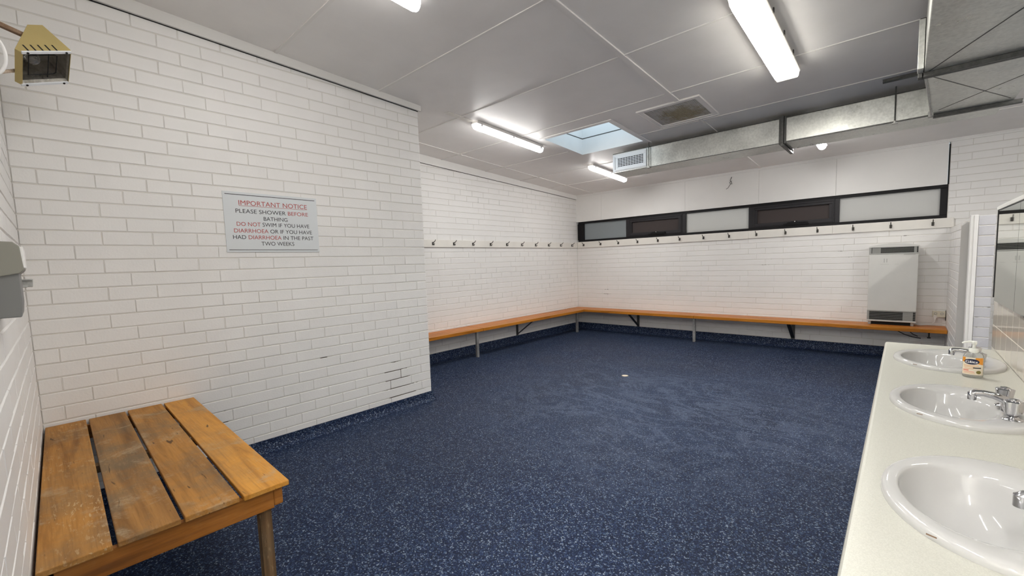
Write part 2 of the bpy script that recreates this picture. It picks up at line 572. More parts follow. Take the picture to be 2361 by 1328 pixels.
def brick_mb(fn, u0, u1, z0, z1, uref, chip=1.0, stack=False, rnd=None, skip=0.22):
    """painted brick face; fn(u, z, d) -> 3d with d outwards. top(u): upper limit"""
    rnd = rnd or random.Random(3)
    b = MB(); L, G, ch, dep = 0.24, 0.0018, 0.0036, 0.0060 * chip
    k = math.floor((z0 - ZJ) / CO)
    while ZJ + k * CO < z1 - 1e-4:
        za, zb = max(z0, ZJ + k * CO), min(z1, ZJ + (k + 1) * CO)
        k += 1
        if zb - za < 0.012: continue
        if stack:
            edges = [u0, u1]
        else:
            off = 0.0 if (k - 1) % 2 == 0 else 0.12
            i0 = math.floor((u0 - uref - off) / L); edges = [u0]
            i = i0 + 1
            while uref + off + i * L < u1 - 0.02:
                e = uref + off + i * L + rnd.uniform(-0.004, 0.004)
                if e > u0 + 0.02 and rnd.random() > skip: edges.append(e)
                i += 1
            edges.append(u1)
        for a, c in zip(edges[:-1], edges[1:]):
            r = lambda s: rnd.uniform(-s, s)
            dv = dep * rnd.choice((0.2, 0.35, 0.6, 0.9))
            tilt = [rnd.uniform(-0.0013, 0.0013) * chip for _ in range(4)]
            h = ch + abs(r(0.0012))
            m = max(1, int((c - a) / 0.06))
            # rows of points along the brick so that edges wander
            us = [a + (c - a) * t / m for t in range(m + 1)]
            lo, li, hi, ho = [], [], [], []
            for j, u in enumerate(us):
                e = 1 if j == 0 else (-1 if j == m else 0)
                ui = u + e * (G + h * 0.8); uo = u + e * G
                t = j / m
                d = tilt[0] * (1 - t) + tilt[1] * t
                d2 = tilt[2] * (1 - t) + tilt[3] * t
                dd = dv if e else dep
                lo.append(fn(uo, za + G, -dep)); li.append(fn(ui, za + G + h + r(0.0008), d))
                hi.append(fn(ui, zb - G - h + r(0.0008), d2)); ho.append(fn(uo, zb - G, -dep))
            n = len(b.v); w = m + 1
            b.v += lo + li + hi + ho
            for rr in range(3):
                for j in range(m):
                    p = n + rr * w + j
                    b.f.append((p, p + 1, p + w + 1, p + w))
            # closing chamfers at the two ends (middle row drawn back by dv)
            for j, sgn in ((0, 1), (m, -1)):
                ue = us[j] + sgn * G
                q = len(b.v)
                b.v += [fn(ue, za + G + h, -dv), fn(ue, zb - G - h, -dv)]
                f = (q, n + w + j, n + 2 * w + j, q + 1)
                b.f.append(f if sgn > 0 else tuple(reversed(f)))
                f = (n + j, n + w + j, q); b.f.append(f if sgn > 0 else tuple(reversed(f)))
                f = (n + 3 * w + j, q + 1, n + 2 * w + j); b.f.append(f if sgn > 0 else tuple(reversed(f)))
    return b


def join_mats(o, mb, m2):
    """add faces of mb to object o with a second material (mortar bed behind the bricks)"""
    me = o.data
    nv = [tuple(v.co) for v in me.vertices]; nf = [tuple(p.vertices) for p in me.polygons]
    k = len(nv); n1 = len(nf)
    nv += mb.v; nf += [tuple(k + i for i in f) for f in mb.f]
    new = bpy.data.meshes.new(me.name + '_mesh'); new.from_pydata(nv, [], nf)
    for mm in me.materials: new.materials.append(mm)
    new.materials.append(m2)
    for i, p in enumerate(new.polygons): p.material_index = 0 if i < n1 else 1
    new.update(); o.data = new
    return o


# ------------------------------------------------------------------ setting: floor, walls
floor = struct(MB().box(-1.7, XR + 0.2, YR - 0.2, YB + 0.2, -0.08, 0).build('floor', M['floor']),
               'navy blue speckled vinyl floor with pale scuff marks', 'floor')

# wall on the side of the notice
fl = lambda u, z, d: (d, u, z)
w = brick_mb(fl, yn(0), YE, 0.06, 3.17, YE, rnd=random.Random(11)).build('wall_left', M['brick'])
bed = MB().box(-0.20, -0.0036, yn(0) - 0.2, YE - 0.002, 0, 3.2).box(XF - 0.1, -0.20, YE - 0.13, YE - 0.002, 0, 3.2)
struct(join_mats(w, bed, M['mortar']), 'white painted brick wall carrying the notice sign', 'wall')

# recessed wall beyond it
ff = lambda u, z, d: (XF + d, u, z)
w = brick_mb(ff, YE - 0.05, YB, 0.1, 3.05, YB, 0.9, rnd=random.Random(12), skip=0.45).build('wall_recess', M['brick'])
bed = MB().box(XF - 0.2, XF - 0.0033, YE - 0.1, YB + 0.2, 0, 3.05)
struct(join_mats(w, bed, M['mortar']), 'white brick wall set back behind the long slatted bench', 'wall')

# back wall: brick below the window band, sheet above it, full brick at the end
WX0, WX1, WZ0, WZ1 = -1.343, 4.065, 1.79, 2.197
fb = lambda u, z, d: (u, YB - d, z)
w = brick_mb(fb, XF, WX1 + 0.01, 0.1, WZ0, XF + 0.1, 0.9, rnd=random.Random(13), skip=0.45)
w2 = brick_mb(fb, WX1 + 0.004, XR, 0.1, 2.79, XF + 0.1, 0.7, rnd=random.Random(14))
k = len(w.v); w.v += w2.v; w.f += [tuple(k + i for i in f) for f in w2.f]
w = w.build('wall_back', M['brick'])
bed = (MB().box(XF - 0.2, WX1, YB + 0.0033, YB + 0.2, 0, WZ0)
       .box(WX1, XR + 0.2, YB + 0.0026, YB + 0.2, 0, 2.80))
struct(join_mats(w, bed, M['mortar']), 'white brick back wall under the window band', 'wall')
b = MB()
xs = [XF - 0.2, -0.78, 0.86, 1.99, 2.95, WX1 - 0.012]
for a, c in zip(xs[:-1], xs[1:]):
    b.box(a + 0.0008, c - 0.0008, YB - 0.006, YB + 0.2, WZ1, 2.80)
struct(b.build('wall_back_upper', M['plain_white'], bevel=0.0015, seg=1),
       'smooth white sheeting above the black framed window', 'wall')

# near wall beside the camera (slightly out of square)
def fnr(u, z, d):
    # outward is +y; u runs along x
    return (u, yn(u) + d, z)


w = brick_mb(fnr, 0.0, 2.95, 0.06, 3.25, 0.12, rnd=random.Random(15)).build('wall_near', M['brick'])
for p in w.data.polygons: p.flip()
bed = MB().hexa([(-0.2, yn(0) - 0.2, 0), (2.95, yn(2.95) - 0.2, 0), (2.95, yn(2.95) - 0.0036, 0), (-0.2, yn(0) - 0.0036, 0),
                 (-0.2, yn(0) - 0.2, 3.3), (2.95, yn(2.95) - 0.2, 3.3), (2.95, yn(2.95) - 0.0036, 3.3), (-0.2, yn(0) - 0.0036, 3.3)])
bed.box(2.84, 2.95, YR, -0.3, 0, 3.4)
struct(join_mats(w, bed, M['mortar']), 'white painted brick wall behind the slatted table', 'wall')

struct(MB().box(2.8, XR + 0.2, YR - 0.2, YR, 0, 3.4).build('wall_rear', M['plain_white']))
struct(MB().box(XR, XR + 0.2, YR, YB, 0, 3.4).build('wall_right_end', M['plain_white']))

# ceiling with a hole for the skylight
SX0, SX1, SY0, SY1 = 0.33, 1.225, 4.215, 5.06
b = MB()
cx = [-1.7, SX0, SX1, XR + 0.2]; cy = [YR - 0.2, SY0, SY1, YB + 0.2]
for i in range(3):
    for j in range(3):
        if i == 1 and j == 1: continue
        x0, x1, y0, y1 = cx[i], cx[i + 1], cy[j], cy[j + 1]
        b.hexa([(x0, y0, zc(y0)), (x1, y0, zc(y0)), (x1, y1, zc(y1)), (x0, y1, zc(y1)),
                (x0, y0, zc(y0) + 0.03), (x1, y0, zc(y0) + 0.03), (x1, y1, zc(y1) + 0.03), (x0, y1, zc(y1) + 0.03)])
struct(b.build('ceiling', M['ceiling']), 'pale grey sheeted ceiling sloping down to the window wall', 'ceiling')


def slope_bar(x0, x1, y0, y1, t0=0.0, t1=0.006):
    """flat strip lying under the sloping ceiling"""
    return [(x0, y0, zc(y0) - t1), (x1, y0, zc(y0) - t1), (x1, y1, zc(y1) - t1), (x0, y1, zc(y1) - t1),
            (x0, y0, zc(y0) - t0 + 0.002), (x1, y0, zc(y0) - t0 + 0.002), (x1, y1, zc(y1) - t0 + 0.002), (x0, y1, zc(y1) - t0 + 0.002)]


tn = [0]


def trim(mb, m=None, label=None, bevel=0):
    tn[0] += 1
    return struct(mb.build('trim_%d' % tn[0], m or M['strip'], bevel=bevel, seg=1), label)


for y in (-1.4, -0.5, 0.39, 1.265, 2.145, 3.06, 3.94, 4.82, 5.66, 6.47):
    x0 = -1.36 if y > YE else 0.0
    segs = [(x0, XR)]
    if SY0 < y < SY1: segs = [(x0, SX0 - 0.06), (SX1 + 0.06, XR)]
    b = MB()
    for a, c in segs: b.hexa(slope_bar(a, c, y - 0.011, y + 0.011))
    trim(b, label='thin white cover strip across the ceiling')
b = MB()
b.hexa(slope_bar(1.985, 2.03, YR, 4.14, 0, 0.012)); b.hexa(slope_bar(1.99, 2.025, 4.75, YB - 0.02, 0, 0.010))
trim(b, label='white cover strip running down the slope of the ceiling')
trim(MB().hexa(slope_bar(-0.97, -0.94, 2.6, YB, 0, 0.006)), label='thin strip above the recessed wall')
# timber cornice boards
trim(MB().hexa([(0, yn(0), zc(yn(0)) - 0.085), (0.022, yn(0), zc(yn(0)) - 0.085), (0.022, 2.605, 2.954), (0, 2.605, 2.954),
                (0, yn(0), 3.20), (0.022, yn(0), 3.20), (0.022, 2.605, 3.024), (0, 2.605, 3.024)]), M['plain_white'],
     'white timber cornice board above the notice wall')
trim(MB().hexa([(XF, YE, 2.885), (XF + 0.02, YE, 2.885), (XF + 0.02, YB, 2.655), (XF, YB, 2.655),
                (XF, YE, 3.02), (XF + 0.02, YE, 3.02), (XF + 0.02, YB, 2.74), (XF, YB, 2.74)]), M['plain_white'],
     'white timber cornice board above the recessed wall')
b = MB().box(XF, XR, YB - 0.018, YB + 0.01, 2.70, 2.75).box(XF, XR, YB - 0.03, YB + 0.01, 2.722, 2.75)
trim(b, M['plain_white'], 'narrow white cornice above the window wall')
# dark crack where the sheeting ends
trim(MB().box(WX1 - 0.0115, WX1 + 0.0035, YB + 0.001, YB + 0.01, WZ1, 2.68), M['dark'])


za_, zb_ = zc(yn(0)) - 0.085, 2.954  # thin black strips just below both cornice boards
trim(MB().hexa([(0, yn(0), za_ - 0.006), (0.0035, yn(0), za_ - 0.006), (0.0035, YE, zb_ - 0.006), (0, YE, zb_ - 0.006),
                (0, yn(0), za_), (0.0035, yn(0), za_), (0.0035, YE, zb_), (0, YE, zb_)]), M['dark'], 'thin dark strip under the cornice above the notice wall')
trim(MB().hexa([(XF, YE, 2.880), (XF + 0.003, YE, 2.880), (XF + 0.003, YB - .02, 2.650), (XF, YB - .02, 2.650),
                (XF, YE, 2.885), (XF + 0.003, YE, 2.885), (XF + 0.003, YB - .02, 2.655), (XF, YB - .02, 2.655)]), M['dark'], 'thin dark strip under the cornice above the recessed wall')


# coved vinyl skirting
def cove(b, pts, nrm, h):
    """pts two floor points; nrm points into the room"""
    prof = [(0.012, h), (0.014, 0.05), (0.02, 0.028), (0.034, 0.012), (0.06, 0.0015)]
    rows = []
    for p in pts:
        rows.append([(p[0], p[1], h)] + [(p[0] + nrm[0] * d, p[1] + nrm[1] * d, z) for d, z in prof])
    n = len(b.v); w = len(rows[0])
    b.v += rows[0] + rows[1]
    for j in range(w - 1):
        b.f.append((n + j, n + j + 1, n + w + j + 1, n + w + j))
    return b


b = cove(MB(), [(0, yn(0)), (0, YE + 0.012)], (1, 0), 0.088)
struct(b.build('baseboard_left', M['floor'], smooth=60), 'navy coved skirting below the notice wall', 'skirting')
b = cove(MB(), [(XF, YE), (XF, YB)], (1, 0), 0.131)
b = cove(b, [(0.0, YE + 0.001), (XF, YE + 0.001)], (0, 1), 0.088)
struct(b.build('baseboard_recess', M['floor'], smooth=60), 'navy coved skirting below the recessed wall', 'skirting')
b = cove(MB(), [(XF, YB), (4.10, YB)], (0, -1), 0.131)
struct(b.build('baseboard_back', M['floor'], smooth=60), 'navy coved skirting below the window wall', 'skirting')

# low partitions at the wash basins
HP = 1.665
w = brick_mb(lambda u, z, d: (4.10 - d, u, z), 5.83, YB, 0.06, HP, 5.83, 0.8, rnd=random.Random(16)).build('wall_return', M['brick'])
bed = MB().box(4.1026, 4.20, 5.83, YB, 0, HP)
struct(join_mats(w, bed, M['mortar']), 'short white brick return wall at the end of the bench', 'wall')
trim(MB().box(4.085, 4.205, 5.815, 5.83, 0, 1.655), M['greypanel'], 'grey jamb panel on the end of the brick return')
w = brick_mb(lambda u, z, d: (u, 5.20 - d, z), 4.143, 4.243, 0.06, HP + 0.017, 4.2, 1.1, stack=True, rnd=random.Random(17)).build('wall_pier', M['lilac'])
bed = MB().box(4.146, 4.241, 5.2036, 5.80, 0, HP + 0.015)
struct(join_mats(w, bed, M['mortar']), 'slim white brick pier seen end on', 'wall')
trim(MB().box(4.094, 4.138, 5.165, 5.24, 0, HP + 0.02).box(4.114, 4.1395, 5.16, 5.165, 0, HP + 0.02), M['plain_white'], 'white timber post on the edge of the brick pier', 0.003)
VX = 4.085
struct(MB().box(VX + 0.006, 4.19, 0.1, 3.60, 0, 1.63).build('wall_right', M['plain_white'], bevel=0.004),
       'low white partition behind the wash basins', 'wall')
trim(MB().box(VX - 0.004, 4.195, 0.1, 3.603, 1.63, 1.645), M['plain_white'], 'white capping on the basin partition')
trim(MB().box(VX - 0.0035, VX + 0.03, 3.604, 3.63, 1.12, 1.64), M['dark'], 'dark strip painted as the shaded gap at the end of the basin partition')  # black strip painted in for the shade beside the pier

# tiles behind the basins
b = MB(); zt = [0.8305, 0.9625, 1.1125]
yy = 3.597
while yy > 0.3:
    y0 = max(0.3, yy - 0.15)
    for za, zb in zip(zt[:-1], zt[1:]):
        b.box(VX, VX + 0.007, y0 + 0.0016, yy - 0.0016, za + 0.0016, zb - 0.0016)
    yy -= 0.15
b.build('trim_tiles', M['tile'], bevel=0.0012)
tl = bpy.data.objects['trim_tiles']; struct(tl, 'glossy cream square tiles between bench top and mirrors', 'tiles')
join_mats(tl, MB().box(VX + 0.0018, VX + 0.0062, 0.3, 3.6, 0.80, 1.125), M['grout'])

# ------------------------------------------------------------------ window band
FY = YB + 0.03


def frame_rect(b, x0, x1, z0, z1, t, y0, y1):
    b.box(x0, x1, y0, y1, z1 - t, z1); b.box(x0, x1, y0, y1, z0, z0 + t)
    b.box(x0, x0 + t, y0, y1, z0 + t, z1 - t); b.box(x1 - t, x1, y0, y1, z0 + t, z1 - t)
    return b


win = thing('window_1', 'long black framed highlight window of five lights on the back wall', 'window', (1.36, FY, WZ0))
win['kind'] = 'structure'
b = MB().box(WX0, WX1, FY - 0.012, FY + 0.07, 2.158, WZ1 + 0.01).box(WX0, WX1, FY - 0.012, FY + 0.07, WZ0 - 0.005, 1.830)
b.box(WX0 - 0.02, -1.212, FY - 0.005, FY + 0.07, 1.83, 2.158).box(3.998, WX1, FY - 0.005, FY + 0.07, 1.83, 2.158)
part(b, 'frame', M['black_frame'], win, bevel=0.003)
for a, c in ((-0.266, -0.205), (0.80, 0.862), (1.845, 1.905), (2.94, 2.994)):
    part(MB().box(a, c, FY - 0.01, FY + 0.06, 1.83, 2.158), 'mullion', M['sash'], win, bevel=0.003)
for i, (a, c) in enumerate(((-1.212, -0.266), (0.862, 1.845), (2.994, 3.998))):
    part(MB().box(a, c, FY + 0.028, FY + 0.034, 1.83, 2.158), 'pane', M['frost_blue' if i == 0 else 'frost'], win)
for a, c in ((-0.205, 0.80), (1.905, 2.94)):
    s = part(frame_rect(MB(), a - 0.001, c + 0.001, 1.8295, 2.1585, 0.064, FY - 0.018, FY + 0.04), 'sash', M['sash'], win, bevel=0.003)
    part(frame_rect(MB(), a + 0.012, c - 0.012, 1.842, 2.146, 0.016, FY - 0.026, FY - 0.017), 'sash_bead', M['sash'], s, bevel=0.003)
    part(MB().box(a + 0.06, c - 0.06, FY + 0.01, FY + 0.016, 1.89, 2.10), 'pane', M['screen'], s)
    xm = (a + c) / 2 + 0.06
    wd = MB().box(xm - 0.16, xm + 0.16, FY - 0.05, FY - 0.018, 1.842, 1.862).box(xm - 0.11, xm + 0.15, FY - 0.06, FY - 0.02, 1.862, 1.874)
    wd.bar((xm - 0.1, FY - 0.045, 1.874), (xm + 0.02, FY - 0.055, 1.889), 0.012, 0.008)
    part(wd, 'winder', M['black_frame'], s, bevel=0.002)
    part(MB().box(xm - 0.015, xm - 0.002, FY - 0.064, FY - 0.055, 1.876, 1.888), 'winder_key', M['chrome'], s)
# the shaded eave outside the window
struct(MB().box(-2.5, 6, YB + 0.5, YB + 1.6, 2.6, 2.7).build('trim_eave', M['plain_white']))


# ------------------------------------------------------------------ skylight
sk = thing('skylight', 'square skylight shaft open to pale blue daylight', 'skylight', ((SX0 + SX1) / 2, (SY0 + SY1) / 2, 2.9))
sk['kind'] = 'structure'
M['shaft'] = m_paint('white shaft lining', (0.84, 0.84, 0.83), 0.4, 0.05, 0.03)
t = 0.012
zl, zm, zh = 2.82, 3.075, 3.36
for nm, za, zb, e in (('shaft_lining', None, zm, -0.002), ('upper_curb', zm + 0.006, zh, 0.004)):
    b = MB()
    for (x0, x1, y0, y1) in ((SX0 - t - e, SX0 - e, SY0 - t, SY1 + t), (SX1 + e, SX1 + t + e, SY0 - t, SY1 + t),
                             (SX0 - t, SX1 + t, SY0 - t - e, SY0 - e), (SX0 - t, SX1 + t, SY1 + e, SY1 + t + e)):
        if za is None:
            b.hexa([(x0, y0, zc(y0) - 0.002), (x1, y0, zc(y0) - 0.002), (x1, y1, zc(y1) - 0.002), (x0, y1, zc(y1) - 0.002),
                    (x0, y0, zb), (x1, y0, zb), (x1, y1, zb), (x0, y1, zb)])
        else:
            b.box(x0, x1, y0, y1, za, zb)
    part(b, nm, M['shaft'], sk)
part(MB().box(SX0 - t, SX1 + t, SY0 - t, SY0 + 0.003, zm - 0.004, zm + 0.008).box(SX0 - t, SX1 + t, SY1 - 0.003, SY1 + t, zm - 0.004, zm + 0.008)
     .box(SX0 - t, SX0 + 0.003, SY0, SY1, zm - 0.004, zm + 0.008).box(SX1 - 0.003, SX1 + t, SY0, SY1, zm - 0.004, zm + 0.008), 'joint_bead', M['dark_metal'], sk)
part(MB().box(SX0 - 0.02, SX1 + 0.02, SY0 - 0.02, SY1 + 0.02, zh, zh + 0.006), 'glazing', M['skyglass'], sk)
b = MB()
for x0, x1, y0, y1 in ((SX0 - 0.035, SX1 + 0.06, SY0 - 0.06, SY0 - 0.012), (SX1 + 0.012, SX1 + 0.06, SY0 - 0.012, SY1 + 0.10)):
    b.hexa(slope_bar(x0, x1, y0, y1, 0, 0.008))
part(b, 'edge_strip', M['ceiling'], sk)

# ------------------------------------------------------------------ fluorescent lamps
GL = 'fluorescent battens on the ceiling'


def batten(x, y0, y1, label, lit='lamp'):
    t = thing('ceiling_light', label, 'light', (x, (y0 + y1) / 2, zc((y0 + y1) / 2)), GL)
    P = lambda dx, y, dz: (x + dx, y, zc(y) - dz)
    b = MB().hexa([P(-0.051, y0 + 0.01, 0.032), P(0.051, y0 + 0.01, 0.032), P(0.051, y1 - 0.01, 0.032), P(-0.051, y1 - 0.01, 0.032),
                   P(-0.045, y0 + 0.02, -0.001), P(0.045, y0 + 0.02, -0.001), P(0.045, y1 - 0.02, -0.001), P(-0.045, y1 - 0.02, -0.001)])
    part(b, 'base', M['fixture'], t, bevel=0.003)
    rings = []
    for yy, s in ((y0, 0.55), (y0 + 0.006, 0.85), (y0 + 0.03, 1.0), (y1 - 0.03, 1.0), (y1 - 0.006, 0.85), (y1, 0.55)):
        ring = []
        for i in range(14):
            g = PI + PI * i / 13
            ring.append(P(0.048 * s * math.cos(g), yy, 0.0305 - 0.056 * s * math.sin(g)))
        rings.append(ring)
    df = part(MB().rings(rings, True, True), 'diffuser', M[lit], t, smooth=50)
    df.data.materials.append(M['lamp_side'])
    for p in df.data.polygons:
        if abs(p.normal.z) < 0.6 or p.center.z > zc(p.center.y) - 0.045: p.material_index = 1
    for f in (0.06, 0.5, 0.94):
        yy = y0 + (y1 - y0) * f
        for sx in (-1, 1):
            part(MB().box(x + sx * 0.0505, x + sx * 0.056, yy - 0.012, yy + 0.012, zc(yy) - 0.054, zc(yy) - 0.025), 'clip', M['chrome'], t)
    return t


batten(1.38, 0.43, 1.615, 'lit fluorescent batten cut by the picture top above the notice wall', 'lamp_dim')
batten(0.13, 3.22, 4.40, 'lit fluorescent batten between the notice wall corner and the skylight')
batten(0.16, 5.52, 6.60, 'lit fluorescent batten in front of the white duct grille')
batten(2.88, 5.70, 6.60, 'lit batten mostly hidden behind the galvanised duct, only its end showing')
batten(3.6, -1.9, -0.72, 'added unseen fluorescent batten on the ceiling behind the viewer', 'lamp_fill')  # added out of view behind the camera to brighten the room
batten(2.95, 0.35, 1.55, 'added unseen fluorescent batten overhead between the slatted table and the wash bench')  # added above the frame to light the table and near floor
batten(4.9, -1.9, -0.72, 'added unseen fluorescent batten in the far rear corner of the ceiling', 'lamp_fill')  # second unseen rear batten, added for more light
batten(5.3, 0.2, 1.4, 'added unseen fluorescent batten beyond the basin partition, nearer the rear', 'lamp_dim')  # added out of view beyond the partition, kept dim
batten(5.3, 3.9, 5.1, 'added unseen fluorescent batten beyond the basin partition, nearer the window wall', 'lamp_fill_mid')  # added out of view to lift the far side and ceiling
t = thing('ceiling_light', 'wide twin fluorescent light with yellowed prismatic cover', 'light', (2.93, 3.45, zc(3.45)))
y0, y1 = 2.80, 4.11; xa, xb = 2.845, 3.015
P = lambda x, y, dz: (x, y, zc(y) - dz)
part(MB().hexa([P(xa, y0 + .01, .045), P(xb, y0 + .01, .045), P(xb, y1 - .01, .045), P(xa, y1 - .01, .045),
                P(xa + .01, y0 + .01, -.001), P(xb - .01, y0 + .01, -.001), P(xb - .01, y1 - .01, -.001), P(xa + .01, y1 - .01, -.001)]), 'base', M['fixture'], t, bevel=0.003)


def dring(y, s, d0=0.045, d1=0.10):
    w = (xb - xa) / 2; c = (xa + xb) / 2
    return [P(c - w, y, d0), P(c - w * s, y, d1 - 0.012), P(c - w * s * 0.9, y, d1), P(c + w * s * 0.9, y, d1), P(c + w * s, y, d1 - 0.012), P(c + w, y, d0)]


r0_, r1_ = dring(y0 + 0.06, 0.94), dring(y1 - 0.06, 0.94)
part(MB().rings([r0_[1:5], r1_[1:5]], loop=False), 'diffuser', M['lamp_wide'], t, smooth=30)
part(MB().rings([r0_[0:2], r1_[0:2]], loop=False), 'diffuser_side', M['lamp_end'], t)
part(MB().rings([r0_[4:6], r1_[4:6]], loop=False), 'diffuser_side', M['lamp_end'], t)
for a, c in ((y0, y0 + 0.06), (y1 - 0.06, y1)):
    e0, e1 = (a, c) if a == y0 else (c, a)
    part(MB().rings([dring(e0, 0.86, 0.045, 0.09), dring(e0 + (e1 - e0) * 0.2, 0.93, 0.045, 0.099), dring(e1, 0.94)], True, True), 'diffuser_end', M['lamp_end'], t, smooth=30)
part(MB().hexa([P(xa - .006, y0 + .0, .050), P(xb + .006, y0, .050), P(xb + .006, y1, .050), P(xa - .006, y1, .050),
                P(xa - .006, y0, .040), P(xb + .006, y0, .040), P(xb + .006, y1, .040), P(xa - .006, y1, .040)]), 'rim', M['fixture'], t, bevel=0.002)
for f in (0.25, 0.5, 0.75):
    yy = y0 + (y1 - y0) * f
    part(MB().box(xb + 0.004, xb + 0.012, yy - 0.01, yy + 0.01, zc(yy) - 0.05, zc(yy) - 0.02), 'clip', M['dark_metal'], t)
# cover plate beside the corner
o = MB().hexa(slope_bar(0.05, 0.13, 2.88, 3.21, 0, 0.005)).build('cover_plate', M['rail_paint'])
tag(o, 'yellowed strip of old cover plate at the end of the batten light', 'plate')

# ------------------------------------------------------------------ ceiling grille
t = thing('exhaust_grille', 'dusty square exhaust grille in the ceiling beside the skylight', 'vent', (1.9, 4.45, zc(4.45)))
gx0, gx1, gy0, gy1 = 1.58, 2.21, 4.15, 4.74


def srect(b, x0, x1, y0, y1, w, d0, d1):
    for a, c, e, g in ((x0, x1, y0, y0 + w), (x0, x1, y1 - w, y1), (x0, x0 + w, y0 + w, y1 - w), (x1 - w, x1, y0 + w, y1 - w)):
        b.hexa(slope_bar(a, c, e, g, d0, d1))
    return b


part(srect(MB(), gx0, gx1, gy0, gy1, 0.05, 0, 0.012), 'frame', M['ceiling'], t, bevel=0.003)
part(srect(MB(), gx0 - 0.004, gx1 + 0.004, gy0 - 0.004, gy1 + 0.004, 0.012, 0, 0.016), 'rim', M['strip'], t, bevel=0.002)


def m_dusty():
    m = mat('dusty grille core', (0.3, 0.29, 0.27), 0.7); n = N(m); v = n.coords()
    wv = n.new('ShaderNodeTexWave', Scale=22.0, Distortion=0.0); wv.bands_direction = 'X'; n.link(v, wv.inputs['Vector'])
    c = n.ramp(wv.outputs['Fac'], [(0.3, (0.30, 0.295, 0.275)), (0.7, (0.66, 0.65, 0.62))])
    tc = n.new('ShaderNodeTexCoord'); ds = n.n.new('ShaderNodeVectorMath'); ds.operation = 'DISTANCE'
    n.link(tc.outputs['Object'], ds.inputs[0]); ds.inputs[1].default_value = (1.93, 4.50, zc(4.5))
    nz = n.noise(v, 16, 5, 0.7)
    f = n.math('SUBTRACT', n.math('MULTIPLY', nz, 0.55), n.math('MULTIPLY', ds.outputs['Value'], 1.0))
    c = n.mix(n.ramp(f, [(0.0, 0.0), (0.16, 1.0)]), c, n.mix(n.noise(v, 60, 4, 0.7), (0.13, 0.11, 0.055), (0.50, 0.44, 0.30)))
    n.color(c); n.bump(wv.outputs['Fac'], 0.5, 0.006)
    return m


M['dusty'] = m_dusty()
part(MB().hexa(slope_bar(gx0 + 0.05, gx1 - 0.05, gy0 + 0.05, gy1 - 0.05, 0, 0.004)), 'core', M['dusty'], t)

# ------------------------------------------------------------------ ductwork
D = thing('air_duct', 'galvanised air duct hung under the ceiling with a white outlet grille', 'duct', (2.6, 5.35, 2.55))
DY0, DY1, DZ0, DZ1 = 5.15, 5.54, 2.556, 2.802
part(MB().box(0.746, 2.690, DY0, DY1, DZ0, DZ1), 'duct_section', M['galv'], D, bevel=0.004, seg=1)
part(MB().box(2.735, 4.24, DY0, DY1, DZ0, DZ1), 'duct_section', M['galv'], D, bevel=0.004, seg=1)
# joint flanges
b = MB()
for x0, x1, o in ((2.678, 2.694, 0.012), (2.696, 2.722, 0.024), (2.724, 2.744, 0.012)):
    b.box(x0, x1, DY0 - o, DY1 + o, DZ1, DZ1 + o).box(x0, x1, DY0 - o, DY1 + o, DZ0 - o, DZ0)
    b.box(x0, x1, DY0 - o, DY0, DZ0, DZ1).box(x0, x1, DY1, DY1 + o, DZ0, DZ1)
part(b, 'joint_flange', M['galv_dark'], D, bevel=0.002)
part(MB().box(2.70, 2.73, DY0 - 0.03, DY1 + 0.09, DZ0 - 0.035, DZ0 - 0.02).box(2.70, 2.73, DY1 + 0.085, DY1 + 0.095, DZ0 - 0.035, DZ0 + 0.0), 'support_angle', M['galv_dark'], D)
# folded seam lines along the lower and upper front edge
part(MB().box(2.74, 3.83, DY0 - 0.006, DY0, DZ0, DZ0 + 0.012), 'seam', M['galv_dark'], D)
part(MB().box(0.75, 2.675, DY0 - 0.002, DY0 + 0.002, DZ0 - 0.003, DZ0 + 0.003), 'seam', M['galv_dark'], D)
part(MB().box(0.75, 3.79, DY0 - 0.004, DY0 + 0.004, DZ1 - 0.002, DZ1 + 0.005), 'seam', M['galv_dark'], D)
# outlet grille
g = part(frame_rect(MB(), 0.752, 1.226, DZ0 + 0.012, DZ1 - 0.012, 0.03, DY0 - 0.010, DY0), 'outlet_grille', M['grille_white'], D, bevel=0.002)
part(frame_rect(MB(), 0.79, 1.222, DZ0 + 0.024, DZ1 - 0.024, 0.038, DY0 - 0.016, DY0 - 0.008), 'grille_frame', M['grille_white'], g, bevel=0.003)
part(MB().box(0.82, 1.195, DY0 - 0.009, DY0 - 0.002, DZ0 + 0.05, DZ1 - 0.05), 'grille_void', M['dark'], g)
b = MB(); zz = DZ0 + 0.062; n_ = 7
for i in range(n_):
    z = DZ0 + 0.066 + i * (DZ1 - DZ0 - 0.132) / (n_ - 1)
    b.box(0.82, 1.195, DY0 - 0.015, DY0 - 0.007, z - 0.0042, z + 0.0042)
part(b, 'louvre_blades', M['grille_white'], g, bevel=0.0015)
b = MB()
for i in range(1, 10):
    x = 0.82 + 0.375 * i / 10
    b.box(x - 0.002, x + 0.002, DY0 - 0.012, DY0 - 0.004, DZ0 + 0.055, DZ1 - 0.055)
part(b, 'cross_blades', M['grille_white'], g)
# hanger rods
for x, big in ((1.262, 1), (3.585, 1)):
    r = part(MB().cyl((x, DY0 - 0.022, DZ0 - 0.01), (x, DY0 - 0.022, zc(DY0) + 0.005), 0.0055, n=8), 'hanger_rod', M['galv_dark'], D)
    part(MB().box(x - 0.02, x + 0.02, DY0 - 0.04, DY0 + 0.0, DZ0 - 0.016, DZ0 - 0.008).cyl((x, DY0 - 0.022, DZ0 - 0.008), (x, DY0 - 0.022, DZ0 + 0.01), 0.012, n=6), 'nut_plate', M['steel_leg'], r)
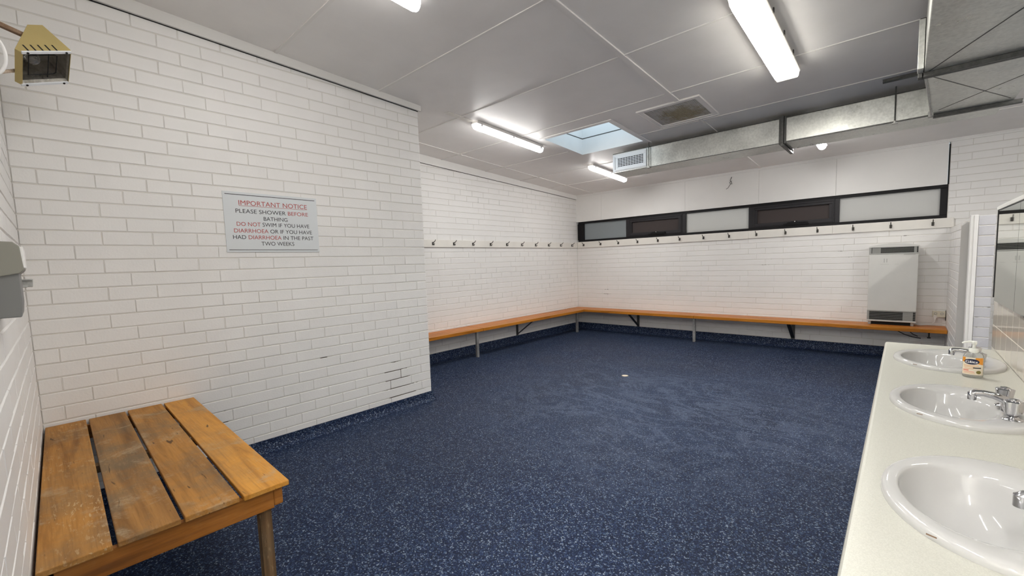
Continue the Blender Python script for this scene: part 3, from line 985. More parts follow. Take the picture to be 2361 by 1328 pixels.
# big supply duct over the basins, and the tapered piece down to the branch
AX0, AX1, AY = 3.744, 4.30, 3.87
AZ = DZ0
part(MB().hexa([(AX0, 0.6, AZ), (AX1, 0.6, AZ), (AX1, AY, AZ), (AX0, AY, AZ),
                (AX0, 0.6, 2.915), (AX1, 0.6, 2.915), (AX1, AY, 2.915), (AX0, AY, 2.915)]), 'plenum', M['galv'], D, bevel=0.003, seg=1)
part(MB().hexa([(AX0 + 0.003, AY, AZ), (AX1, AY, AZ), (4.285, DY0 - 0.05, AZ), (3.832, DY0 - 0.05, AZ),
                (AX0 + 0.003, AY, 2.90), (AX1, AY, 2.90), (4.285, DY0 - 0.05, 2.84), (3.832, DY0 - 0.05, 2.84)]), 'taper_piece', M['galv'], D)
# creases pressed into the underside
b = MB()
for a, c in (((3.76, 3.92), (4.26, 5.02)), ((4.285, 4.35), (3.86, 4.98)), ((AX0 + 0.02, AY - 0.02), (4.27, 2.75))):
    b.bar((a[0], a[1], AZ - 0.0005), (c[0], c[1], AZ - 0.0005), 0.006, 0.002)
part_each(b, 'crease', M['galv_dark'], D)
b = MB()
for y, o in ((AY - 0.028, 0.03), (AY + 0.002, 0.03)):
    b.box(AX0 - 0.012, AX1 + 0.02, y, y + 0.024, AZ - o, AZ).box(AX0 - 0.03, AX0, y, y + 0.024, AZ - o, 2.9)
part(b, 'flange', M['galv_dark'], D, bevel=0.003)
part(MB().box(AX0 - 0.034, AX0 - 0.004, AY - 0.12, AY - 0.028, AZ + 0.0, 2.86), 'flange_plate', M['galv'], D, bevel=0.002)
part(MB().box(3.832, 4.335, DY0 - 0.052, DY0 - 0.01, AZ - 0.03, AZ), 'flange', M['galv_dark'], D, bevel=0.003)
part(MB().box(3.80, 3.835, DY0 - 0.06, DY0 - 0.02, AZ - 0.02, AZ + 0.03).box(3.808, 3.826, DY0 - 0.065, DY0 - 0.02, AZ + 0.03, AZ + 0.055), 'clamp', M['steel_leg'], D, bevel=0.003)
part(MB().cyl((3.752, AY + 0.02, AZ - 0.012), (3.822, DY0 - 0.06, AZ - 0.012), 0.007, n=8), 'edge_rod', M['steel_leg'], D)
o = MB().hexa(slope_bar(3.50, 3.745, 4.885, 4.925, 0.0, 0.022)).build('ceiling_channel', M['galv_dark'])
tag(o, 'short grey steel channel on the ceiling beside the wide duct', 'bracket')

# ------------------------------------------------------------------ hook boards
def hook_parts(board, p, out, side):
    """p on board face; out = unit out of the wall; a double coat hook"""
    p, o = Vector(p), Vector(out); z = Vector((0, 0, 1)); s = o.cross(z)
    b = MB().hexa([p - s * .0135 - z * .030, p + s * .0135 - z * .030, p + s * .0135 - z * .030 + o * .004, p - s * .0135 - z * .030 + o * .004,
                   p - s * .0135 + z * .015, p + s * .0135 + z * .015, p + s * .0135 + z * .015 + o * .004, p - s * .0135 + z * .015 + o * .004])
    q = p + o * 0.004
    b.tube([q + z * .004, q + o * .02 + z * .010, q + o * .046 + z * .022, q + o * .060 + z * .038], [.0068, .0062, .0055, .005], 6)
    b.tube([q - z * .015, q + o * .010 - z * .022, q + o * .024 - z * .030, q + o * .032 - z * .014, q + o * .033 - z * .004], [.0062, .006, .0055, .005, .005], 6)
    b.lathe([(0.0001, -.0065), (.0065, 0), (.0001, .0065)], tuple(q + o * .061 + z * .041), 8)
    h = part(b, 'coat_hook', M['dark_metal'], board, smooth=50)
    return h


t = thing('hook_board', 'white board with ten coat hooks on the recessed wall', 'coat rack', (XF + .011, 5.0, 1.67), 'boards of coat hooks')
part(MB().box(XF + .003, XF + .022, YE + .02, YB - .026, 1.669, 1.775), 'board', M['rail_paint'], t, bevel=0.002)
for i in range(10):
    hook_parts(t, (XF + .022, 3.71 + .3856 * i, 1.728), (1, 0, 0), 0)
for (a, c, hs, lab) in ((XF + .026, 1.855, [-1.19, -.795, -.405, -.011, .382, .774, 1.175, 1.574], 'white board with eight coat hooks under the window from the wall corner'),
                        (1.857, 2.925, [1.969, 2.358, 2.753], 'white board with three coat hooks under the second dark vent light'),
                        (2.927, 4.125, [3.155, 3.545, 3.941], 'white board with three coat hooks under the last frosted pane above the heater')):
    t = thing('hook_board', lab, 'coat rack', ((a + c) / 2, YB - .011, 1.67), 'boards of coat hooks')
    part(MB().box(a, c, YB - .022, YB, 1.668 + (0.004 if a > 1.8 else 0), 1.788), 'board', M['rail_paint'], t, bevel=0.002)
    for x in hs: hook_parts(t, (x, YB - .022, 1.732), (0, -1, 0), 0)

# ------------------------------------------------------------------ wall benches
BZ, XBF, YBF = 0.4506, -0.965, 7.0
GB = 'slatted benches along the walls'


def bench(label, axis, a, c, supports):
    """axis 'y': along the recessed wall, 'x': along the back wall"""
    mid = (a + c) / 2
    loc = (XF + .2, mid, 0) if axis == 'y' else (mid, YB - .2, 0)
    t = thing('slatted_bench', label, 'bench', loc, GB)
    wt = (XBF - XF) if axis == 'y' else (YB - YBF)

    def bx(u0, u1, d0, d1, z0, z1, b=None):
        b = b or MB()
        if axis == 'y': return b.box(XF + d0, XF + d1, u0, u1, z0, z1)
        return b.box(u0, u1, YB - d1, YB - d0, z0, z1)
    n = 4; gap = 0.012; sw = (wt - 0.012 - gap * n) / n
    for i in range(n):
        d0 = 0.012 + i * (sw + gap)
        last = i == n - 1
        z0 = BZ - (0.045 if last else 0.024)
        part(bx(a + .001, c - .001, d0, d0 + sw + (gap if last else 0), z0, BZ), 'slat' if not last else 'front_slat',
             M[('fascia_' if last else 'bench_') + axis], t, bevel=0.004)
    for kind, u in supports:
        if kind == 'leg':
            q = part(bx(u - .02, u + .02, wt - .14, wt - .10, 0.001, BZ - .046), 'leg', M['steel_leg'], t, bevel=0.003)
            part(bx(u - .02, u + .02, .014, wt - .02, BZ - .05, BZ - .0455), 'top_bar', M['galv_dark'], q)
        else:
            b = bx(u - .025, u + .025, .002, .010, .12, BZ - .03)
            bx(u - .025, u + .025, .010, wt - .03, BZ - .05, BZ - .0455, b)
            P0 = (XF + .008, u, .15) if axis == 'y' else (u, YB - .008, .15)
            P1 = (XF + wt - .05, u, BZ - .055) if axis == 'y' else (u, YB - wt + .05, BZ - .055)
            b.bar(P0, P1, .05, .006, up=(0, 0, 1))
            part(b, 'wall_bracket', M['galv_dark'], t, bevel=0.001)
    return t


bench('short length of slatted timber bench beside the notice wall corner', 'y', YE + .02, 4.275, [('leg', 4.25)])
bench('slatted timber bench under the ten hook board on the recessed wall', 'y', 4.28, YBF - .005, [('bracket', 5.47), ('leg', 6.93)])
bench('slatted timber bench under the window from the wall corner to the middle leg', 'x', XF + .002, 1.148, [('bracket', -.02), ('leg', 1.12)])
bench('slatted timber bench under the window carrying the white wall heater', 'x', 1.152, 4.098, [('bracket', 2.48)])

# ------------------------------------------------------------------ notice sign
SY, SZ, SW, SH = 0.833, 1.553, 0.669, 0.443
t = thing('notice_sign', 'white swimming pool notice with red and black lettering on the brick wall', 'sign', (0.005, SY + SW / 2, SZ))
part(MB().box(0.001, 0.007, SY, SY + SW, SZ, SZ + SH), 'panel', M['sign'], t, bevel=0.001)
X1 = 0.0076


def sgn(u, v): return (X1, SY + u * SW, SZ + (1 - v) * SH)


def line_mb(u0, u1, v0, v1):
    a, b2 = sgn(u0, v1), sgn(u1, v0)
    return MB().box(0.0069, X1, a[1], b2[1], a[2], b2[2])


part(line_mb(.022, .978, .040, .050), 'border_line', M['ink'], t)
part(line_mb(.022, .978, .957, .966), 'border_line', M['ink'], t)
rows = [([('IMPORTANT NOTICE', 'red')], .148, .880, .172, .082), ([('PLEASE SHOWER ', 'ink'), ('BEFORE', 'red')], .113, .887, .310, .070),
        ([('BATHING', 'ink')], .388, .645, .424, .070), ([('DO NOT ', 'red'), ('SWIM IF YOU HAVE', 'ink')], .113, .893, .526, .070),
        ([('DIARRHOEA ', 'red'), ('OR IF YOU HAVE', 'ink')], .083, .920, .638, .070), ([('HAD ', 'ink'), ('DIARRHOEA ', 'red'), ('IN THE PAST', 'ink')], .068, .934, .746, .070),
        ([('TWO WEEKS', 'ink')], .345, .702, .852, .070)]
for segs, u0, u1, vc, hh in rows:
    full = ''.join(s for s, _ in segs)
    vs, _ = text_mb(full); lo, hi = min(v[0] for v in vs), max(v[0] for v in vs)
    done = ''
    for s, m_ in segs:
        sw_, fs = text_mb(done + s)
        dn = len(text_mb(done)[0]) if done.strip() else 0
        b = MB()
        keep = [f for f in fs if max(f) < len(sw_) - dn]
        used = sorted({i for f in keep for i in f}); ix = {i: j for j, i in enumerate(used)}
        b.v = [sgn(u0 + (sw_[i][0] - lo) / (hi - lo) * (u1 - u0), vc + hh / 2 - sw_[i][1] / 0.727 * hh) for i in used]
        b.f = [tuple(ix[i] for i in f) for f in keep]
        part(b, 'lettering', M[m_], t)
        done += s
part(line_mb(.148, .880, .222, .2275), 'underline', M['red'], t)

# ------------------------------------------------------------------ slatted table in the corner
t = thing('slatted_table', 'low weathered timber slatted table in the corner of the brick walls', 'table', (0.9, 0.17, 0))
TZ = 0.545


def sk2(x, y): return y - 0.020 * x


def tb(x0, x1, y0, y1, z0, z1, b=None):
    b = b or MB()
    return b.hexa([(x0, sk2(x0, y0), z0), (x1, sk2(x1, y0), z0), (x1, sk2(x1, y1), z0), (x0, sk2(x0, y1), z0),
                   (x0, sk2(x0, y0), z1), (x1, sk2(x1, y0), z1), (x1, sk2(x1, y1), z1), (x0, sk2(x0, y1), z1)])


for (a, c, m_, x1, dz) in ((-.148, .019, 'plank_flaked', 1.815, 0), (.032, .197, 'plank_grey', 1.806, -.001), (.209, .378, 'plank_worn', 1.808, .001), (.391, .554, 'plank_orange', 1.817, 0)):
    part(tb(.012, x1, a, c, TZ - .021, TZ + dz), 'plank', M[m_], t, bevel=0.003)
part(tb(1.768, 1.792, -.145, .500, .440, TZ - .022), 'end_rail', M['apron'], t, bevel=0.002)
part(tb(.05, .075, -.145, .500, .440, TZ - .022), 'end_rail', M['apron'], t, bevel=0.002)
part(tb(.02, 1.792, .5005, .535, .445, TZ - .022), 'side_rail', M['apron'], t, bevel=0.006)
part(tb(.02, 1.792, -.14, -.11, .445, TZ - .022), 'side_rail', M['apron'], t, bevel=0.003)
for x in (1.715, .08):
    for y in (.452, -.10):
        part(tb(x, x + .045, y, y + .045, 0.001, TZ - .022), 'leg', M['legwood'], t, bevel=0.003)
# cross battens seen through the gaps
part(tb(.85, .90, -.10, .50, .49, TZ - .0215), 'cross_batten', M['legwood'], t)

# ------------------------------------------------------------------ heat lamp on the near wall
F0 = Vector((0.50, 0.011, 2.4385))
side = Vector((-0.2885, 0.8757, 0.3872)); upv = Vector((0.8604, 0.0596, 0.5062)); nn = Vector((0.4202, 0.4792, -0.7706))
t = thing('heat_lamp', 'mustard coloured heat lamp on a rusty arm high in the corner', 'heater', tuple(F0))
W2, H2, LB = 0.1002, 0.0977, 0.164


def hl(s, u, n): return F0 + side * s + upv * u + nn * n


poly = [(-W2 + .006, 0), (-W2 - .006, -.022), (.0303, -LB), (.0886, -LB), (W2 + .004, -.016), (W2 - .003, 0)]
for s0, s1, nm in ((H2 - .003, H2, 'top_plate'), (-H2, -H2 + .003, 'bottom_plate')):
    pl = part(MB().prism(poly, lambda p, q: hl(p[0], q, p[1]), s0, s1), nm, M['yellow'], t, bevel=0.001)
    if nm == 'top_plate':
        for i in range(5):
            x = -.066 + i * .0275
            part(MB().prism([(x - .0005, -.044), (x + .0055, -.044), (x + .0055, -.010), (x - .0005, -.010)],
                            lambda p, q: hl(p[0], q, p[1]), H2, H2 + .0006), 'slot', M['dark'], pl)
b = MB()
pp = poly
for (p, q) in zip(pp[:-1], pp[1:]):
    b.hexa([hl(p[0], -H2 + .003, p[1]), hl(q[0], -H2 + .003, q[1]), hl(q[0] * .97, -H2 + .003, q[1] + .001), hl(p[0] * .97, -H2 + .003, p[1] + .001),
            hl(p[0], H2 - .003, p[1]), hl(q[0], H2 - .003, q[1]), hl(q[0] * .97, H2 - .003, q[1] + .001), hl(p[0] * .97, H2 - .003, p[1] + .001)])
part(b, 'side_band', M['yellow'], t)
# inside reflector, open to the front
rf = [[hl(sx * W2 * .93, sy * H2 * .93, -.002) for sx, sy in ((-1, -1), (1, -1), (1, 1), (-1, 1))],
      [hl(sx * W2 * .90, sy * H2 * .82, -.012) for sx, sy in ((-1, -1), (1, -1), (1, 1), (-1, 1))],
      [hl(sx * .045 + .04, sy * H2 * .72, -.115) for sx, sy in ((-1, -1), (1, -1), (1, 1), (-1, 1))]]
part(MB().rings(rf, False, True), 'reflector', M['reflector'], t)
b = MB()
for sgn_ in (1, -1):
    b.hexa([hl(-W2 * .95, sgn_ * H2 - .007, -.004), hl(W2 * .95, sgn_ * H2 - .007, -.004), hl(W2 * .95, sgn_ * H2 - .007, .003), hl(-W2 * .95, sgn_ * H2 - .007, .003),
            hl(-W2 * .95, sgn_ * H2 + .007, -.004), hl(W2 * .95, sgn_ * H2 + .007, -.004), hl(W2 * .95, sgn_ * H2 + .007, .003), hl(-W2 * .95, sgn_ * H2 + .007, .003)])
rimp = part_each(b, 'rim_strip', M['grille_white'], t, bevel=0.001)
for s in (-.075, .075):
    for u in (H2, -H2):
        part(MB().cyl(hl(s, u, .003), hl(s, u, .006), .005, n=8), 'screw', M['dark'], rimp[0 if u > 0 else 1])
gd = MB(); gp = [(-.055, -.06), (.045, -.06), (.055, -.052), (.055, .052), (.045, .06), (-.055, .06), (-.055, -.06)]
gd.tube([hl(a, c, -.022) for a, c in gp], .0022, 6).tube([hl(.022, -.085, -.022), hl(.022, .085, -.022)], .0018, 6)
part(gd, 'guard_wire', M['dark'], t)
part(MB().lathe([(.0001, -.03), (.02, -.02), (.028, 0), (.02, .02), (.0001, .03)], tuple(hl(-.015, 0, -.06)), 14), 'globe', M['lamp_glass'], t, smooth=60)
arm0 = hl(.0, H2 - .03, -.125)
wall_pt = Vector((0.62, yn(.62) + .004, 2.565))
part(MB().bar(arm0, wall_pt, .022, .02), 'arm', M['rust'], t, bevel=0.003)
part(MB().cyl(wall_pt - Vector((0, .004, 0)), wall_pt + Vector((0, .012, 0)), .05, n=20), 'wall_plate', M['rust'], t)
cd = [hl(-.085, -.06, -.05) + (Vector((.62, yn(.62) + .008, 2.33)) - hl(-.085, -.06, -.05)) * (i / 16) for i in range(17)]
part(MB().tube(cd, [.0085 if i % 2 else .0065 for i in range(17)], 8), 'conduit', M['beige_rod'], t)
# looped white cable beside it
cpts = []
for i in range(25):
    g = PI * (-0.55 + 1.5 * i / 24)
    cpts.append((1.20 + .01 * math.cos(g * .5), -.162 + .047 * math.cos(g), 2.222 + .078 * math.sin(g)))
cpts = [(1.2, yn(1.2) + .004, 2.36), (1.2, yn(1.2) + .004, 2.32)] + cpts[::-1] + [(1.2, yn(1.2) + .005, 2.08)]
o = MB().tube(cpts, .0055, 8).build('power_cable', M['white_rubber'], smooth=60)
tag(o, 'white cable looping down the wall below the heat lamp arm', 'cable')

# ------------------------------------------------------------------ dispenser on the near wall
DX = 1.90
t = thing('towel_dispenser', 'grey paper towel dispenser on the wall above the slatted table', 'dispenser', (1.77, yn(1.8) + .03, 1.32))
ywl = yn(DX)


def ring_d(x, pts): return [(x, y, z) for y, z in pts]


body = [(ywl + .002, 1.305), (ywl + .0525, 1.305), (ywl + .056, 1.340), (ywl + .056, 1.42), (ywl + .060, 1.475), (ywl + .002, 1.475)]
part(MB().rings([ring_d(1.64, body), ring_d(DX, body)], True, True), 'body', M['dispenser'], t, bevel=0.003)
lid = [(ywl + .002, 1.412), (ywl + .058, 1.424), (ywl + .0665, 1.434), (ywl + .063, 1.497), (ywl + .052, 1.509), (ywl + .002, 1.511)]
lo_ = part(MB().rings([ring_d(1.635, lid), ring_d(DX + .006, lid)], True, True), 'cover', M['dispenser_lid'], t, bevel=0.002)
part(MB().box(1.64, DX + .002, ywl + .062, ywl + .0695, 1.438, 1.496), 'cover_rim', M['white_plastic'], lo_, bevel=0.002)
t = thing('wall_bracket', 'small chrome latch bracket on the wall beyond the grey dispenser', 'bracket', (1.28, yn(1.28), 1.40))
yb_ = yn(1.28)
part(MB().box(1.24, 1.31, yb_ + .001, yb_ + .012, 1.376, 1.41), 'plate', M['steel_leg'], t, bevel=0.002)
part(MB().bar((1.28, yb_ + .01, 1.405), (1.28, yb_ + .065, 1.404), .03, .007).bar((1.28, yb_ + .01, 1.379), (1.28, yb_ + .05, 1.380), .03, .007)
     .bar((1.28, yb_ + .048, 1.378), (1.28, yb_ + .05, 1.405), .03, .006, up=(1, 0, 0)), 'loop', M['steel_leg'], t, bevel=0.002)

# ------------------------------------------------------------------ gas wall heater on the bench
hx0, hx1, hy = 3.345, 3.823, 7.175
t = thing('wall_heater', 'tall off white convection heater standing on the bench', 'heater', (3.584, 7.29, BZ))
part(MB().box(hx0 + .004, hx1 - .004, hy + .02, YB - .012, .515, 1.462), 'cabinet', M['heater_body'], t, bevel=0.006)
part(MB().box(hx0, hx1, hy, hy + .022, .640, 1.366), 'front_panel', M['heater_body'], t, bevel=0.006)
cap = [(hx0 - .002, 1.455), (hx1 + .002, 1.455), (hx1 + .002, 1.470)]
for i in range(13):
    u = 1 - i / 12
    cap.append((hx0 + (hx1 - hx0) * u, 1.470 + .032 * (1 - (2 * u - 1) ** 2)))
cap.append((hx0 - .002, 1.470))
part(MB().prism(cap, lambda p, q: (p[0], q, p[1]), hy - .004, YB - .012), 'top_cap', M['heater_body'], t)
for z0, z1, nm in ((1.374, 1.455, 'top_grille'), (.512, .632, 'bottom_grille')):
    g = part(MB().box(hx0 + .006, hx1 - .006, hy + .016, hy + .024, z0, z1), nm, M['dark'], t)
    nb = 5 if nm == 'top_grille' else 6
    b = MB()
    for i in range(nb):
        z = z0 + (z1 - z0) * (i + .5) / nb
        b.box(hx0 + .002, hx1 - .002, hy + .002, hy + .010, z - .002, z + .002)
    part(b, 'louvres', M['louvre'], g)
    b = MB().box(hx0, hx0 + .022, hy + .004, hy + .02, z0, z1)
    if nm == 'top_grille':
        b.box(hx0 + .03, hx0 + .115, hy + .010, hy + .02, z0 + .004, z1 - .004).box(hx1 - .045, hx1 - .02, hy + .010, hy + .02, z0, z1)
    else:
        b.box(hx1 - .125, hx1 - .03, hy + .010, hy + .02, z0, z1)
    part_each(b, 'grille_blank', M['louvre'], g)
part_each(MB().box(hx0, hx1, hy - .003, hy + .018, 1.366, 1.378).box(hx0, hx1, hy - .002, hy + .02, .630, .642), 'trim_bar', M['heater_trim'], t, bevel=0.003)
part(MB().box(hx1 - .14, hx1 - .03, hy - .0035, hy - .0005, 1.354, 1.362), 'badge', M['heater_trim'], t)
part(MB().box(hx0 - .002, hx1 + .002, hy - .004, hy + .03, .497, .513), 'bottom_lip', M['heater_body'], t, bevel=0.004)
part(MB().box(hx0 + .02, hx1 - .02, hy + .05, YB - .03, BZ + .002, .515), 'cavity_shade', M['dark'], t)  # black block painting the shade of the cavity under the heater
for x in (hx0 + .012, hx1 - .05):
    part(MB().box(x, x + .03, hy + .03, hy + .06, BZ + .0005, .50), 'foot', M['heater_trim'], t, bevel=0.003)
part_each(MB().box(hx0 + .115, hx0 + .20, hy - .0008, hy, 1.237, 1.2395).box(hx0 + .255, hx0 + .295, hy - .0008, hy, 1.237, 1.2395)
     .box(hx0 + .150, hx0 + .158, hy - .0006, hy, 1.26, 1.31).box(hx0 + .175, hx0 + .183, hy - .0006, hy, 1.26, 1.31), 'faint_mark', M['heater_trim'], t)

# socket, plug and cord
t = thing('power_outlet', 'cream double power outlet at the end of the bench', 'outlet', (4.034, YB - .01, .60))
part(MB().box(3.975, 4.094, YB - .036, YB, .560, .636), 'plate', M['cream_plastic'], t, bevel=0.004)
for x in (4.005, 4.062):
    part(MB().cyl((x, YB - .037, .606), (x, YB - .0395, .606), .016, n=18), 'switch_surround', M['heater_trim'], t)
    part(MB().box(x - .008, x + .008, YB - .046, YB - .037, .597, .615), 'switch', M['cream_plastic'], t, bevel=0.002)
part(MB().box(4.0942, 4.099, YB - .03, YB - .002, .52, .645), 'side_gap', M['dark'], t)
t = thing('plug_lead', 'white plug with thin lead running down to the bench', 'plug', (4.0, YB - .05, .55))
part(MB().lathe([(.020, 0), (.020, .012), (.012, .018), (.010, .034)], (0, 0, 0), 16).build('tmp', None) and MB().cyl((4.002, YB - .037, .566), (4.002, YB - .060, .560), .019, n=16)
     .tube([(4.002, YB - .056, .558), (4.002, YB - .062, .545), (4.0, YB - .06, .52)], [.011, .009, .006], 10), 'plug', M['white_plastic'], t, smooth=50)
bpy.data.objects.remove(bpy.data.objects['tmp'])
part(MB().tube([(4.0, YB - .06, .52), (3.995, YB - .065, .50), (3.97, YB - .075, .475), (3.93, YB - .085, .462), (3.87, YB - .09, .4565), (3.84, YB - .09, .4565)], .0032, 8), 'lead', M['white_rubber'], t, smooth=60)
t = thing('gas_hose', 'dark cables hanging below the bench under the heater', 'cable', (3.75, YB - .06, .3))
part(MB().tube([(3.62, YB - .10, BZ - .052), (3.66, YB - .07, .36), (3.72, YB - .05, .32), (3.80, YB - .03, .29), (3.88, YB - .012, .275)], .006, 8), 'hose', M['dark_metal'], t, smooth=60)
part(MB().tube([(3.76, YB - .10, BZ - .052), (3.765, YB - .06, .37), (3.80, YB - .04, .33), (3.85, YB - .012, .30)], .005, 8), 'hose', M['dark_metal'], t, smooth=60)
part(MB().cyl((3.955, YB - .03, BZ - .052), (3.955, YB - .03, .30), .008, n=10).cyl((3.955, YB - .03, .30), (3.955, YB - .03, .285), .017, n=10), 'valve', M['dark_metal'], t)

# frayed wires on the upper wall
o = MB().tube([(1.60, YB - .006, 2.66), (1.585, YB - .03, 2.60), (1.61, YB - .035, 2.565), (1.585, YB - .05, 2.53), (1.56, YB - .05, 2.49), (1.53, YB - .045, 2.475)], .004, 6) \
    .tube([(1.60, YB - .006, 2.60), (1.57, YB - .02, 2.57), (1.60, YB - .03, 2.545), (1.62, YB - .03, 2.55)], .003, 6).build('loose_wires', M['dark_metal'], smooth=60)
tag(o, 'tangle of loose wires on the white sheeting above the window', 'wire')

# floor drain
t = thing('floor_drain', 'round white drain cover in the navy floor', 'drain', (1.21, 4.547, 0))
part(MB().lathe([(.036, .0005), (.036, .004), (.030, .005)], (1.21, 4.547, 0), 28), 'cover', M['cream_label'], t, smooth=40)
part(MB().lathe([(.037, .0006), (.046, .003), (.047, .0006)], (1.21, 4.547, 0), 28), 'ring', M['dark_metal'], t, smooth=40)

# ------------------------------------------------------------------ wash bench
VZ, VX0, VY0, VY1 = 0.83, 3.612, 0.28, 3.482
BY = [2.985, 2.115, 1.262]
BCX, BA, BB = 3.866, 0.200, 0.265
t = thing('wash_bench', 'long pale laminate wash bench with three cut out basins', 'vanity', (3.85, 1.9, 0))
b = MB()
ys = [VY1, (BY[0] + BY[1]) / 2, (BY[1] + BY[2]) / 2, VY0]
NS = 64
XE = VX - 0.001
for i, y in enumerate(BY):
    ya, yb2 = ys[i + 1], ys[i]
    inner, outer = [], []
    for k in range(NS):
        g = 2 * PI * (k + .5) / NS
        cx_, sy_ = math.cos(g), math.sin(g)
        inner.append((BCX + BA * cx_, y + BB * sy_))
        tx = (XE - BCX) / cx_ if cx_ > 1e-9 else ((VX0 + .012 - BCX) / cx_ if cx_ < -1e-9 else 1e9)
        ty = (yb2 - y) / sy_ if sy_ > 1e-9 else ((ya - y) / sy_ if sy_ < -1e-9 else 1e9)
        s_ = min(tx, ty); outer.append((BCX + s_ * cx_, y + s_ * sy_))
    # snap the ring nearest each corner onto the corner
    for cxn, cyn in ((XE, yb2), (VX0 + .012, yb2), (VX0 + .012, ya), (XE, ya)):
        kk = min(range(NS), key=lambda q: (outer[q][0] - cxn) ** 2 + (outer[q][1] - cyn) ** 2)
        outer[kk] = (cxn, cyn)
    b.rings([[(p[0], p[1], VZ - .03) for p in inner], [(p[0], p[1], VZ) for p in inner], [(p[0], p[1], VZ) for p in outer]])
# rolled front edge and ends
prof = [(VX0 + .012, VZ), (VX0 + .006, VZ - .0015), (VX0 + .002, VZ - .006), (VX0, VZ - .013), (VX0, VZ - .036), (VX0 + .012, VZ - .038)]
b.rings([[(x, VY0, z) for x, z in prof], [(x, VY1, z) for x, z in prof]], loop=False)
b.quad((VX0 + .001, VY1, VZ - .037), (XE, VY1, VZ - .037), (XE, VY1, VZ), (VX0 + .004, VY1, VZ))
b.quad((XE, VY0, VZ - .037), (VX0 + .001, VY0, VZ - .037), (VX0 + .004, VY0, VZ), (XE, VY0, VZ))
part(b, 'bench_top', M['counter'], t)
part_each(MB().box(3.665, 3.683, VY0 + .03, VY1 - .03, .10, VZ - .04).box(3.683, XE, VY0 + .03, VY0 + .05, .0, VZ - .04).box(3.683, XE, VY1 - .05, VY1 - .03, 0, VZ - .04)
     .box(3.70, 3.71, VY0 + .03, VY1 - .03, 0, .10), 'cupboard_panel', M['cab'], t)
nd = 6; w_ = (VY1 - VY0 - .08) / nd
for i in range(nd):
    ya = VY0 + .04 + i * w_
    dr = part(MB().box(3.648, 3.664, ya + .002, ya + w_ - .002, .105, VZ - .045), 'door', M['cab'], t, bevel=0.002)
    part(MB().box(3.632, 3.648, ya + w_ * .5 - .05, ya + w_ * .5 + .05, .70, .71), 'handle', M['chrome'], dr, bevel=0.002)

# basins
GBN = 'oval china basins in the wash bench'
RG = [(3.866, .207, .273, .8302), (3.866, .207, .273, .838), (3.866, .2045, .270, .8445), (3.866, .199, .263, .848), (3.866, .190, .252, .8492),
      (3.858, .172, .231, .8482), (3.842, .152, .208, .8462), (3.830, .138, .192, .8425), (3.823, .131, .184, .836), (3.820, .126, .178, .824),
      (3.820, .119, .169, .80), (3.822, .105, .150, .762), (3.825, .080, .113, .728), (3.828, .048, .062, .711), (3.830, .022, .022, .706)]


def basin(y, label):
    t = thing('wash_basin', label, 'basin', (3.866, y, VZ), GBN)
    rings = []
    for cx_, a, b_, z in RG:
        rings.append([(cx_ + a * math.cos(2 * PI * k / 72), y + b_ * math.sin(2 * PI * k / 72), z) for k in range(72)])
    part(MB().rings(rings), 'bowl', M['ceramic'], t, smooth=80)
    part(MB().lathe([(.0225, .001), (.021, .003), (.014, .001), (.013, -.004)], (3.83, y, .706), 24), 'waste', M['chrome'], t, smooth=40)
    part(MB().lathe([(.012, 0), (.0085, .001), (.0001, .0012)], (3.966, y + .16, .8478), 16), 'plug_hole', M['chrome'], t, smooth=40)
    part(MB().prism([(3.735, y - .232), (3.750, y - .238), (3.7505, y - .2365), (3.7355, y - .2305)], lambda p, q: (p[0], p[1], q), .8445, .8468), 'maker_mark', M['rust'], t)
    return t


def taps(y, label):
    """wall-side basin set: one swivel spout between two handles"""
    t = thing('tap_set', label, 'tap', (3.963, y, .848), 'chrome tap sets on the basins')
    z0 = .8478; x0 = 3.966
    body = part(MB().box(x0 - .016, x0 + .016, y - .085, y + .085, z0 + .010, z0 + .026).lathe([(.018, .0), (.018, .018), (.015, .036), (.011, .044)], (x0, y, z0), 20), 'body', M['chrome'], t, bevel=0.006, smooth=40)
    for s in (-1, 1):
        yy = y + s * .085
        part(MB().lathe([(.0235, .0), (.0235, .002), (.016, .006), (.012, .012)], (x0, yy, z0), 28), 'flange', M['chrome'], t, smooth=40)
        part(MB().lathe([(0.0094, 0.0128), (0.0140, 0.0176), (0.0187, 0.0208), (0.0199, 0.0256), (0.0207, 0.0400), (0.0226, 0.0544), (0.0234, 0.0608), (0.0203, 0.0632), (0.0117, 0.0640), (0.0117, 0.0672), (0.0101, 0.0688), (.0001, .0690)], (x0, yy, z0), 40, lobes=5, depth=.10, rot=.3), 'handle', M['chrome'], t, smooth=40)
    part(MB().tube([(x0 + .004, y, z0 + .034), (x0 - .014, y - .002, z0 + .045), (x0 - .035, y - .006, z0 + .054), (x0 - .060, y - .010, z0 + .059), (x0 - .082, y - .014, z0 + .058), (x0 - .092, y - .016, z0 + .050)],
                   [.015, .0135, .0115, .0105, .0115, .0115], 14).cyl((x0 - .087, y - .015, z0 + .058), (x0 - .088, y - .015, z0 + .034), .0125, .0115, 16), 'spout', M['chrome'], t, smooth=50)
    return t


labs = ['oval white basin behind the pump soap bottle', 'oval white basin with its whole chrome tap set showing, between the other two', 'large oval white basin cut by the picture edge nearest the viewer']
b0 = basin(BY[0], labs[0])
for y, lb in zip(BY[1:], labs[1:]): dup(b0, (0, y - BY[0], 0), lb)
tl_ = ['chrome tap set partly hidden behind the soap bottle', 'chrome tap set with spout and both handles in view on the middle basin', 'chrome spout entering at the picture edge over the nearest basin']
t0 = taps(BY[0] - .058, tl_[0])
for y, lb in zip(BY[1:], tl_[1:]): dup(t0, (0, y - BY[0], 0), lb)

